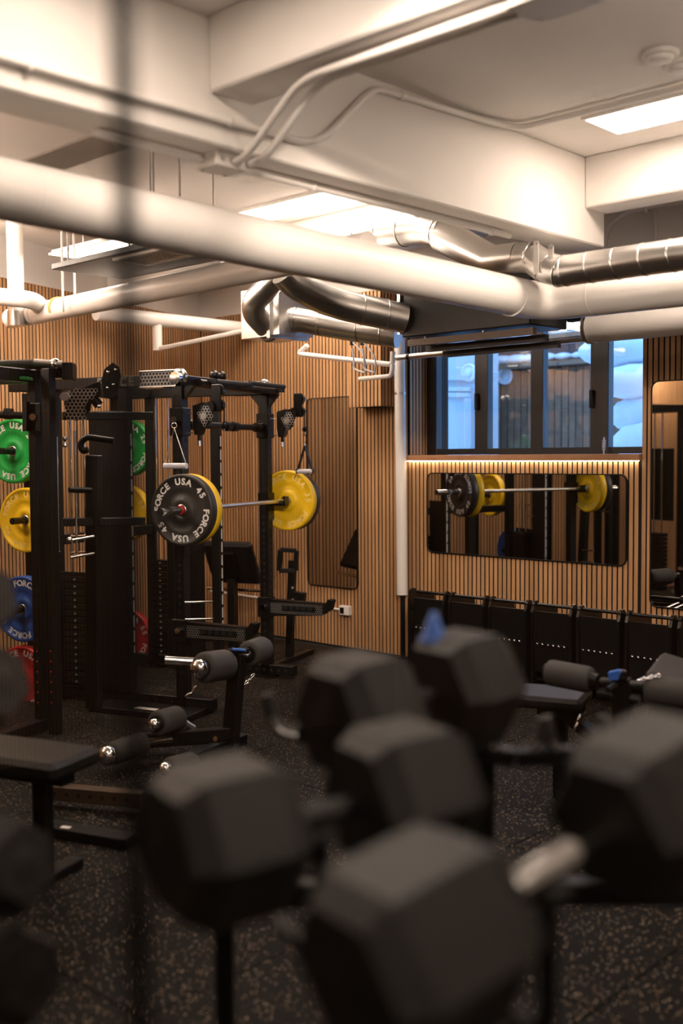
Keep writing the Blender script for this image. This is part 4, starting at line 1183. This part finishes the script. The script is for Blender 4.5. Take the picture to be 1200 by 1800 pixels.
# base beam with holes, black floor bar and chrome knobs
bp0, bp1 = at_z(72, 1402, .035), at_z(252, 1418, .035)
bo = MB().bar(bp0+Vector((0, 0, .035)), bp1+Vector((0, 0, .035)), .06, .07, bev=.004).build('base_beam', M['bronze'], lr)
for i in range(8):
    p = bp0.lerp(bp1, .06+.115*i)+Vector((0, 0, .035)); d = (bp1-bp0).normalized(); nn = Vector((d.y, -d.x, 0))
    MB().cyl(p+nn*.029, p+nn*.0312, .009, 10).build('beam_hole', M['hole'], bo)
MB().sphere(at_depth(72, 1407, bp0.y-.03), .020, 14, 10).build('end_knob', M['chrome'], lr)
fb0, fb1 = at_z(66, 1462, .0), at_z(230, 1490, .0)
fo = MB().bar(fb0+Vector((0, 0, .025)), fb1+Vector((0, 0, .025)), .09, .05, bev=.004).build('floor_bar', M['black'], lr)
s_ = at_z(108, 1453, .0505); s2 = at_z(123, 1455, .0505)
MB().bar(s_, s2, .025, .0015).build('label_sticker', M['sticker'], fo)

# ---- leg roller machine in the middle
def roller(parent, p, q, r, capname=None, ball=None, br=.03):
    ro = MB(); d = (q-p).normalized(); m = frame_from_z(d, p); L = (q-p).length
    ro.lathe([(1e-4, 0), (r*.75, 0), (r*.93, .006), (r, .022), (r, L-.022), (r*.93, L-.006), (r*.75, L), (1e-4, L)], 28, m)
    o = ro.build('foam_roller', M['foam'], parent)
    MB().cyl(p-d*.012, p, r*.62, 20).build('washer', M['black'], o); MB().cyl(q, q+d*.012, r*.62, 20).build('washer', M['black'], o)
    if ball is not None:
        c = p-d*.03 if ball < 0 else q+d*.03
        MB().sphere(c, br, 20, 12).build('chrome_end', M['chrome'], parent)
    return o
lm_base = at_z(404, 1318, 0)
lm = thing('leg_roller_machine', lm_base, 'black leg machine with grey foam rollers and chrome ends in front of the rack', 'leg machine')
dm = lm_base.y
MB().bar(lm_base+Vector((0, 0, .02)), at_depth(418, 1150, dm+.05), .08, .075, RL, .005).build('post', M['black'], lm)
MB().bar(at_depth(245, 1302, dm-.1), at_depth(410, 1290, dm), .06, .08, bev=.005).build('lower_arm', M['black'], lm)
MB().bar(at_z(300, 1345, .03), lm_base+RL*.15+Vector((0, 0, .03)), .07, .06, bev=.004).build('base_beam', M['black'], lm)
MB().cyl(at_depth(378, 1299, dm-.06), at_depth(381, 1299, dm-.04), .014, 14).build('bolt', M['chrome'], lm)
pn, pf = at_depth(356, 1174, dm-.22), at_depth(398, 1168, dm-.02)
roller(lm, pn, pf, .085, ball=-1, br=.052)
roller(lm, at_depth(436, 1150, dm+.15), at_depth(462, 1140, dm+.36), .075)
MB().cyl(at_depth(398, 1168, dm-.02), at_depth(440, 1148, dm+.16), .022, 14).build('axle', M['steel'], lm)
MB().bar(at_depth(400, 1146, dm), at_depth(436, 1143, dm+.05), .05, .03, bev=.004).build('adjuster', M['black'], lm)
MB().bar(at_depth(408, 1141, dm-.03), at_depth(432, 1143, dm-.01), .03, .012, bev=.003).build('adjuster_tab', M['blue_plastic'], lm)
MB().cyl(at_depth(290, 1160, dm-.1), at_depth(346, 1163, dm-.08), .024, 18).build('side_tube', M['chrome'], lm)
roller(lm, at_depth(276, 1272, dm-.25), at_depth(312, 1262, dm-.05), .07, ball=-1, br=.034)
roller(lm, at_depth(196, 1325, dm-.45), at_depth(252, 1305, dm-.25), .060, ball=-1, br=.052)
roller(lm, at_depth(296, 1350, dm-.45), at_depth(338, 1338, dm-.25), .055, ball=-1, br=.038)
MB().cyl(at_depth(312, 1262, dm-.05), at_depth(340, 1280, dm), .018, 12).build('axle', M['steel'], lm)
MB().cyl(at_depth(252, 1305, dm-.25), at_depth(300, 1300, dm-.1), .018, 12).build('axle', M['steel'], lm)
MB().bar(at_depth(338, 1338, dm-.25), at_depth(400, 1312, dm), .04, .04).build('strut', M['black'], lm)
# small chain
def chain(parent, p, q, n, sag=.02):
    for i in range(n):
        t = (i+.5)/n; c = p.lerp(q, t)-Vector((0, 0, sag*4*t*(1-t)))
        d = (q-p).normalized(); u = Vector((0, 0, 1)) if i % 2 else d.cross(Vector((0, 0, 1))).normalized()
        l = (q-p).length/n*.75
        pts = [c+d*l*math.cos(a)+u*l*.55*math.sin(a) for a in [2*math.pi*k/10 for k in range(11)]]
        MB().tube(pts, .0035, 6, caps=False).build('chain_link', M['chrome'], parent)
chain(lm, at_depth(416, 1206, dm+.1), at_depth(446, 1184, dm+.15), 6)
chain(lm, at_depth(326, 1221, dm-.2), at_depth(344, 1204, dm-.2), 5)
# flat black base plate with pale label under it
pl = thing('floor_plate', at_z(268, 1246, 0), 'flat black floor plate with a pale label behind the leg machine', 'platform')
p0 = at_z(268, 1250, 0)
MB().box((0, 0, .02), (.75, .35, .04), Matrix.Translation(p0) @ mz, .004).build('plate', M['black'], pl)
MB().box((.02, -.10, .0406), (.16, .05, .001), Matrix.Translation(p0) @ mz).build('label_sticker', M['sticker'], pl)

# ---- second leg roller bench at the right
rb = at_z(1092, 1465, 0); dr = rb.y
rbn = thing('leg_curl_bench', rb, 'black leg curl bench with foam rollers and a blue knob at the right edge', 'bench')
MB().bar(rb+Vector((0, 0, .02)), at_depth(1092, 1192, dr), .075, .07, RL, .005).build('post', M['black'], rbn)
roller(rbn, at_depth(962, 1181, dr+.15), at_depth(1040, 1196, dr+.03), .058)
MB().cyl(at_depth(1038, 1195, dr+.03), at_depth(1052, 1198, dr+.0), .042, 20, .030).build('collar', M['black'], rbn)
MB().cyl(at_depth(1048, 1197, dr+.02), at_depth(1136, 1207, dr-.04), .019, 14).build('axle', M['dark_metal'], rbn)
MB().cyl(at_depth(1048, 1217, dr+.02), at_depth(1126, 1231, dr-.04), .019, 14).build('axle', M['dark_metal'], rbn)
roller(rbn, at_depth(1134, 1212, dr-.04), at_depth(1240, 1226, dr-.14), .066)
kb = MB(); kp = [at_depth(x, y, dr-.06) for x, y in ((1068, 1183), (1085, 1179), (1091, 1181), (1086, 1195), (1070, 1196))]
kb.add(kp+[p+RL*.04 for p in kp], [(0, 1, 2, 3, 4), (9, 8, 7, 6, 5)]+[(i, i+5, (i+1) % 5+5, (i+1) % 5) for i in range(5)]); kb.build('adjuster_knob', M['blue_plastic'], rbn)
MB().bar(at_depth(1084, 1186, dr-.03), at_depth(1101, 1186, dr-.03), .05, .04, bev=.006).build('adjuster', M['black_gloss'], rbn)
MB().cyl(at_depth(1068, 1213, dr-.08), at_depth(1082, 1205, dr-.04), .015, 12).build('pull_pin', M['dark_metal'], rbn)
sd = axes(RD, RL, (0, 0, 1), at_depth(968, 1226, dr+.45))
MB().box((0, 0, 0), (.34, .30, .06), sd, .018).build('seat_pad', M['vinyl'], rbn)
MB().box((.05, 0, -.05), (.20, .16, .04), sd, .004).build('seat_plate', M['black'], rbn)
MB().bar(at_depth(985, 1245, dr+.45), at_depth(1085, 1330, dr+.05), .06, .06, bev=.004).build('seat_beam', M['black'], rbn)
MB().bar(at_depth(985, 1245, dr+.45), Vector((at_depth(985, 1245, dr+.45).x, dr+.45, .02)), .06, .06, RL).build('seat_leg', M['black'], rbn)
bp = axes(RD, RL, (0, 0, 1), at_depth(1225, 1196, dr+.2))
MB().box((0, 0, 0), (.40, .5, .06), bp @ Matrix.Rotation(.25, 4, 'Y'), .018).build('back_pad', M['foam'], rbn)
MB().bar(at_depth(1225, 1215, dr+.2), Vector((at_depth(1225, 1215, dr+.2).x, dr+.2, .02)), .06, .06, RL).build('back_leg', M['black'], rbn)
MB().bar(at_depth(1140, 1240, dr), at_depth(1230, 1262, dr-.05), .05, .16, bev=.004).build('side_panel', M['black'], rbn)
MB().cyl(at_depth(1164, 1279, dr-.1), at_depth(1164, 1279, dr-.06), .012, 12).build('bolt', M['chrome'], rbn)
MB().bar(rb+Vector((0, 0, .03)), Vector((at_depth(985, 1245, dr+.45).x, dr+.45, .03)), .06, .05).build('base_beam', M['black'], rbn)
chain(rbn, at_depth(1121, 1196, dr-.08), at_depth(1160, 1187, dr-.08), 6, .0)
chain(rbn, at_depth(1019, 1258, dr+.1), at_depth(1009, 1284, dr+.1), 4, .0)

# ---- preacher bench near the far corner (also seen in the tall mirror)
pb = at_depth(408, 1000, 8.95); pbf = Vector((pb.x, pb.y, 0))
pr_ = thing('preacher_bench', pbf, 'black preacher curl bench with a large pad beside the slatted wall', 'bench')
MB().bar(pbf+Vector((0, 0, .02)), pbf+Vector((0, 0, .62)), .07, .07, RL, .004).build('post', M['black'], pr_)
pm = axes(RD, RL, (0, 0, 1), pbf+Vector((0, 0, .76))) @ Matrix.Rotation(math.radians(28), 4, 'X')
MB().box((0, 0, 0), (.46, .07, .40), pm, .02).build('arm_pad', M['vinyl'], pr_)
MB().box((0, -.05, 0), (.16, .03, .26), pm, .004).build('pad_plate', M['black'], pr_)
MB().bar(pbf-RL*.35+Vector((0, 0, .03)), pbf+RL*.35+Vector((0, 0, .03)), .07, .06).build('base_beam', M['black'], pr_)
MB().bar(pbf-RD*.25-RL*.35+Vector((0, 0, .03)), pbf+RD*.25-RL*.35+Vector((0, 0, .03)), .07, .06).build('base_beam', M['black'], pr_)
MB().cyl(pbf-RD*.3+RL*.1+Vector((0, 0, .52)), pbf+RD*.3+RL*.1+Vector((0, 0, .52)), .014, 14).build('bar_rest', M['chrome'], pr_)
# ---- dip handle attachment by the wall
da = at_depth(508, 1118, 8.55); daf = Vector((da.x, da.y, 0))
dd = 8.55
dp_ = thing('dip_station', daf, 'black dip handle stand between the rack and the tall mirror', 'dip stand')
MB().bar(daf+Vector((0, 0, .02)), at_depth(514, 985, dd), .055, .055, RL, .004).build('post', M['black'], dp_)
fr2 = [at_depth(x, y, dd-.02) for x, y in ((493, 966), (521, 968), (519, 1003), (490, 1003))]
for i in range(4): MB().bar(fr2[i], fr2[(i+1) % 4], .035, .030, RL, .003).build('frame_bar', M['black'], dp_)
MB().bar(at_depth(512, 1046, dd), at_depth(536, 1050, dd-.05), .06, .07, bev=.004).build('clamp_block', M['black'], dp_)
for py in (1033, 1054): MB().cyl(at_depth(514, py, dd-.06), at_depth(514, py, dd-.03), .010, 10).build('bolt', M['chrome'], dp_)
for s in (-1, 1): MB().bar(daf+RD*.02+Vector((0, 0, .02)), daf+RD*.02+RL*s*.35+Vector((0, 0, .02)), .06, .04).build('foot', M['black'], dp_)

# ---- low storage rack under the window
sr_b0, sr_b1 = 6.18, 6.60
sr_z = .63
sr = thing('storage_rack', W(-4.0, 6.4, 0), 'long low black storage rack with rounded post tops under the window', 'storage rack')
sa0 = at_b(718, 1040, sr_b0).dot(DIR_A)
pitch = .355
nb = 9
for i in range(nb+1):
    for k in ((0,) if i == 0 else (-.028, .028)):
        a = sa0 + i*pitch + k
        m = MB(); pts = [(sr_b0, 0), (sr_b0+.34, 0), (sr_b0+.30, sr_z-.04)]
        for j in range(9):
            t = math.pi*j/8; pts.append((sr_b0+.05+.035*math.cos(t), sr_z-.02+.035*math.sin(t)))
        pts.append((sr_b0, sr_z-.06))
        p = [W(a-.010, b, z) for b, z in pts]; q = [W(a+.010, b, z) for b, z in pts]; n = len(p)
        m.add(p+q, [tuple(range(n))[::-1], tuple(range(n, 2*n))]+[(j, (j+1) % n, (j+1) % n+n, j+n) for j in range(n)])
        m.build('end_plate', M['black_gloss'], sr)
for i in range(nb):
    a = sa0 + i*pitch + .042; a1 = sa0 + (i+1)*pitch - .042
    MB().cyl(W(a, sr_b0+.05, sr_z-.01), W(a1, sr_b0+.05, sr_z-.01), .012, 12).build('top_rail', M['black_gloss'], sr)
    for z in (.10, .30, .47):
        boxab(MB(), a, a1, sr_b0+.03, sr_b0+.30, z, z+.012, .002).build('shelf', M['black'], sr)
    boxab(MB(), a, a1, sr_b0+.012, sr_b0+.020, .16, sr_z-.05, .002).build('front_panel', M['black'], sr)
    for k in range(6):
        x = a+.03+(a1-a-.06)*k/5
        MB().tube([W(x, sr_b0+.012, .365), W(x, sr_b0-.006, .362), W(x+.012, sr_b0-.008, .357)], .004, 8).build('hook', M['chrome'], sr)

for o in bpy.data.objects:
    if o.name.split('.')[0] in ('adjustment_holes', 'base_holes', 'honeycomb_plate', 'honeycomb_relief'): o['kind'] = 'stuff'

# ================================================================== BLURRED FOREGROUND: DUMBBELL RACK
GRIPS = []
def dumbbell(top, axis, Rr, head, handle, spin, label, mat='hex_rubber', grip_mat='chrome', hint=(1, 0, 0)):
    ax = Vector(axis).normalized()
    lo = top - ax*(2*head+handle)
    t = thing('hex_dumbbell', Vector((lo.x, lo.y, min(lo.z, top.z)-Rr)), label, 'dumbbell', 'hex dumbbells on the near rack')
    for k, c in enumerate((top - ax*head, lo)):
        m = frame_from_z(ax, c, hint) @ Matrix.Rotation(spin, 4, 'Z')
        hx = lambda r: [(r*math.cos(math.pi*i/3), r*math.sin(math.pi*i/3)) for i in range(6)]
        mb = MB()
        rings = [(Rr*.80, 0), (Rr, .035), (Rr, head-.035), (Rr*.80, head)]
        vs = []; fs_ = []
        for r_, z in rings: vs += [(x, y, z) for x, y in hx(r_)]
        for i in range(3):
            for j in range(6): fs_.append((i*6+j, i*6+(j+1) % 6, (i+1)*6+(j+1) % 6, (i+1)*6+j))
        fs_ += [(5, 4, 3, 2, 1, 0), (18, 19, 20, 21, 22, 23)]
        mb.add(vs, fs_, m)
        h = mb.build('head', M[mat], t)
        MB().lathe([(1e-4, head+.0005), (Rr*.30, head+.0015), (Rr*.33, head+.0005)] if k == 0 else [(1e-4, -.0005), (Rr*.30, -.0015), (Rr*.33, -.0005)], 20, m).build('end_disc', M[mat], h)
    a = lo + ax*head; b = top - ax*head
    GRIPS.append(((a+b)/2, Vector((-ax.y, ax.x, 0)).normalized()))
    prof = [(.014, 0), (.0165, handle*.25), (.0175, handle*.5), (.0165, handle*.75), (.014, handle)]
    MB().lathe(prof, 18, frame_from_z(ax, a)).build('handle', M[grip_mat], t)
    return t
def updir(el, az=0.0):
    return Vector((math.cos(el)*math.sin(az), -math.cos(el)*math.cos(az), math.sin(el)))
rd_ = math.radians
def lying(px, py, dep, yaw, tilt, Rr, head, handle, label, grip='rubber'):
    ax = Vector((math.sin(yaw)*math.cos(tilt), math.cos(yaw)*math.cos(tilt), math.sin(tilt)))
    return dumbbell(at_depth(px, py, dep)+ax*(2*head+handle), ax, Rr, head, handle, 0.0, label, grip_mat=grip, hint=(0, 0, 1))
lying(292, 1500, 1.36, rd_(58), rd_(2), .112, .17, .12, 'hex dumbbell with the palest face, left of the dark column')
lying(606, 1738, 1.06, rd_(53), rd_(10), .112, .20, .21, 'large hex dumbbell with a chrome handle, nearest the camera', 'chrome')
lying(572, 1272, 1.82, rd_(52), rd_(3), .118, .155, .095, 'hex dumbbell on the upper cradles under the blue cone')
# column at the far left edge
dumbbell(at_depth(-20, 1046, 2.05), Vector((.75, -.55, .30)), .085, .13, .11, .5, 'topmost hex dumbbell at the left edge, before the blue plate', hint=(0, 0, 1))
dumbbell(at_depth(0, 1195, 1.95), Vector((.75, -.55, .30)), .085, .13, .11, .5, 'hex dumbbell at the left edge, before the red plate', hint=(0, 0, 1))
dumbbell(at_depth(45, 1518, 1.62), Vector((.8, -.50, .25)), .078, .13, .11, .4, 'lower hex dumbbell at the left edge above the lowest one', hint=(0, 0, 1))
dumbbell(at_depth(58, 1715, 1.62), Vector((.8, -.50, .25)), .078, .13, .11, .4, 'lowest hex dumbbell at the bottom left edge', hint=(0, 0, 1))

# dumbbell rack: column, cradle arms, shelves
dc = at_depth(640, 1300, 2.22); dcf = Vector((dc.x, dc.y, 0))
dr_ = thing('dumbbell_rack', dcf, 'black dumbbell rack with curved cradles in the blurred foreground', 'dumbbell rack')
ztop = at_depth(640, 1160, 2.22).z
MB().box((0, 0, ztop/2+.01), (.045, .05, ztop-.02), Matrix.Translation(dcf), .004).build('column', M['black'], dr_)
MB().box((0, 0, .02), (.60, .16, .04), Matrix.Translation(dcf+Vector((.1, .05, 0))), .006).build('base', M['black'], dr_)
col2 = Vector((at_depth(800, 1500, 2.30).x, 2.30, 0))
MB().box((0, 0, .52), (.16, .10, 1.04), Matrix.Translation(col2), .006).build('column', M['black'], dr_)
MB().box((-.30, .02, .49), (.04, .04, .98), Matrix.Translation(dcf), .004).build('side_post', M['black'], dr_)
def cradle(px, py, dep, r=.042):
    c = at_depth(px, py, dep)
    pts = [c+Vector((r*math.cos(t), 0, r*math.sin(t)+.0)) for t in [math.pi+math.pi*i/10 for i in range(11)]]
    pts = [pts[0]+Vector((-.006, 0, .03))]+pts+[pts[-1]+Vector((.006, 0, .03))]
    o = MB().tube(pts, .013, 12).build('cradle', M['rubber'], dr_)
    pts2 = [p+Vector((0, .0, .0135)) if False else p-Vector((0, .012, 0)) for p in pts[2:-2]]
    MB().tube(pts2, .004, 8).build('steel_edge', M['steel'], o)  # thin steel line along the front of the cradle
    return c
ca = cradle(520, 1245, 2.20, .054); cb_ = cradle(905, 1290, 2.20, .054); cc = cradle(1010, 1285, 2.20, .054)
MB().bar(ca-Vector((0, 0, .05)), Vector((dc.x, dc.y, ca.z-.06)), .04, .035, bev=.004).build('cradle_arm', M['black'], dr_)
MB().bar(Vector((dc.x, dc.y, ca.z-.06)), cb_-Vector((0, 0, .05)), .04, .035, bev=.004).build('cradle_arm', M['black'], dr_)
MB().bar(cb_-Vector((0, 0, .05)), cc-Vector((0, 0, .05)), .04, .035, bev=.004).build('cradle_arm', M['black'], dr_)
def tray(p, w, d, tilt=.5):
    m = Matrix.Translation(p) @ Matrix.Rotation(tilt, 4, 'X')
    o = MB().box((0, 0, 0), (w, d, .012), m, .003).build('tray', M['black'], dr_)
    MB().box((0, -d/2, .02), (w, .012, .05), m, .003).build('tray_lip', M['black'], o)
    return o
MB().bar(Vector((dc.x, dc.y+.02, .72)), dcf+Vector((-.30, .02, .72)), .05, .05, bev=.004).build('lower_arm', M['black'], dr_)
MB().bar(Vector((dc.x, dc.y+.02, .72)), dcf+Vector((.75, .02, .72)), .05, .05, bev=.004).build('lower_arm', M['black'], dr_)
def support(parent, cx, cy, grip, drop=0.0, reach=.17, side=1):
    g, pe = grip
    if pe.y*side < 0: pe = -pe
    q = g - Vector((0, 0, .0345))
    a1 = q - Vector((0, 0, drop)); a2 = a1 + pe*reach
    MB().tube([q-Vector((0, 0, .004)), a1, a2, Vector((cx, cy, a2.z))] if drop > 0 else [q, a2, Vector((cx, cy, a2.z))], .012, 10, .03, 4).build('support_arm', M['black'], parent)
    m = axes(pe, Vector((-pe.y, pe.x, 0)), (0, 0, 1), q + Vector((0, 0, .008)))
    MB().box((0, 0, 0), (.045, .04, .018), m, .004).build('saddle', M['rubber'], parent)
support(dr_, dcf.x-.30, dcf.y+.02, GRIPS[0], .17, .10)
support(dr_, col2.x, col2.y, GRIPS[1], .17, .10)
support(dr_, col2.x, col2.y, GRIPS[2], .17, .10)
for k, pair in enumerate((GRIPS[3:5], GRIPS[5:7])):
    pe = pair[0][1] if pair[0][1].y < 0 else -pair[0][1]
    c = sum((g[0] for g in pair), Vector())/2 + pe*.24
    ls = thing('dumbbell_stand', Vector((c.x, c.y, 0)), ('black post carrying the two upper' if k == 0 else 'black post carrying the two lower') + ' dumbbells at the left edge', 'dumbbell rack')
    zt = max(g[0].z for g in pair)+.02
    MB().box((0, 0, zt/2), (.05, .05, zt), Matrix.Translation((c.x, c.y, 0)), .004).build('post', M['black'], ls)
    MB().box((0, 0, .02), (.30, .30, .04), Matrix.Translation((c.x, c.y, 0)), .006).build('base', M['black'], ls)
    for g in pair: support(ls, c.x, c.y, g, reach=.15, side=-1)
# blue cone standing on the upright dumbbell
cp = at_depth(762, 1122, 2.02)
bc = thing('marker_cone', cp, 'small blue marker cone on top of the foreground dumbbells', 'cone')
MB().lathe([(.024, 0), (.022, .004), (.005, .050), (1e-4, .052)], 24, Matrix.Translation(cp)).build('cone_body', M['blue_plastic'], bc)
MB().lathe([(.028, -.004), (.028, 0), (.022, .002), (1e-4, .002)], 24, Matrix.Translation(cp)).build('cone_base', M['blue_plastic'], bc)
# flat bench at the left edge
fbp = at_depth(20, 1320, 4.2)
fb = thing('flat_bench', Vector((fbp.x, fbp.y, 0)), 'black padded flat bench at the left edge, slightly blurred', 'bench')
fbm = axes(RD, RL, (0, 0, 1), Vector((fbp.x-.12, fbp.y, 0)))
MB().box((0, 0, fbp.z), (.95, .30, .07), fbm, .02).build('pad', M['vinyl'], fb)
MB().box((0, 0, fbp.z-.06), (.85, .08, .05), fbm, .004).build('beam', M['black'], fb)
for x in (-.36, .30):
    MB().box((x, 0, (fbp.z-.08)/2), (.06, .06, fbp.z-.08), fbm, .004).build('leg', M['black'], fb)
    MB().box((x, 0, .02), (.07, .40, .04), fbm, .004).build('foot', M['black'], fb)
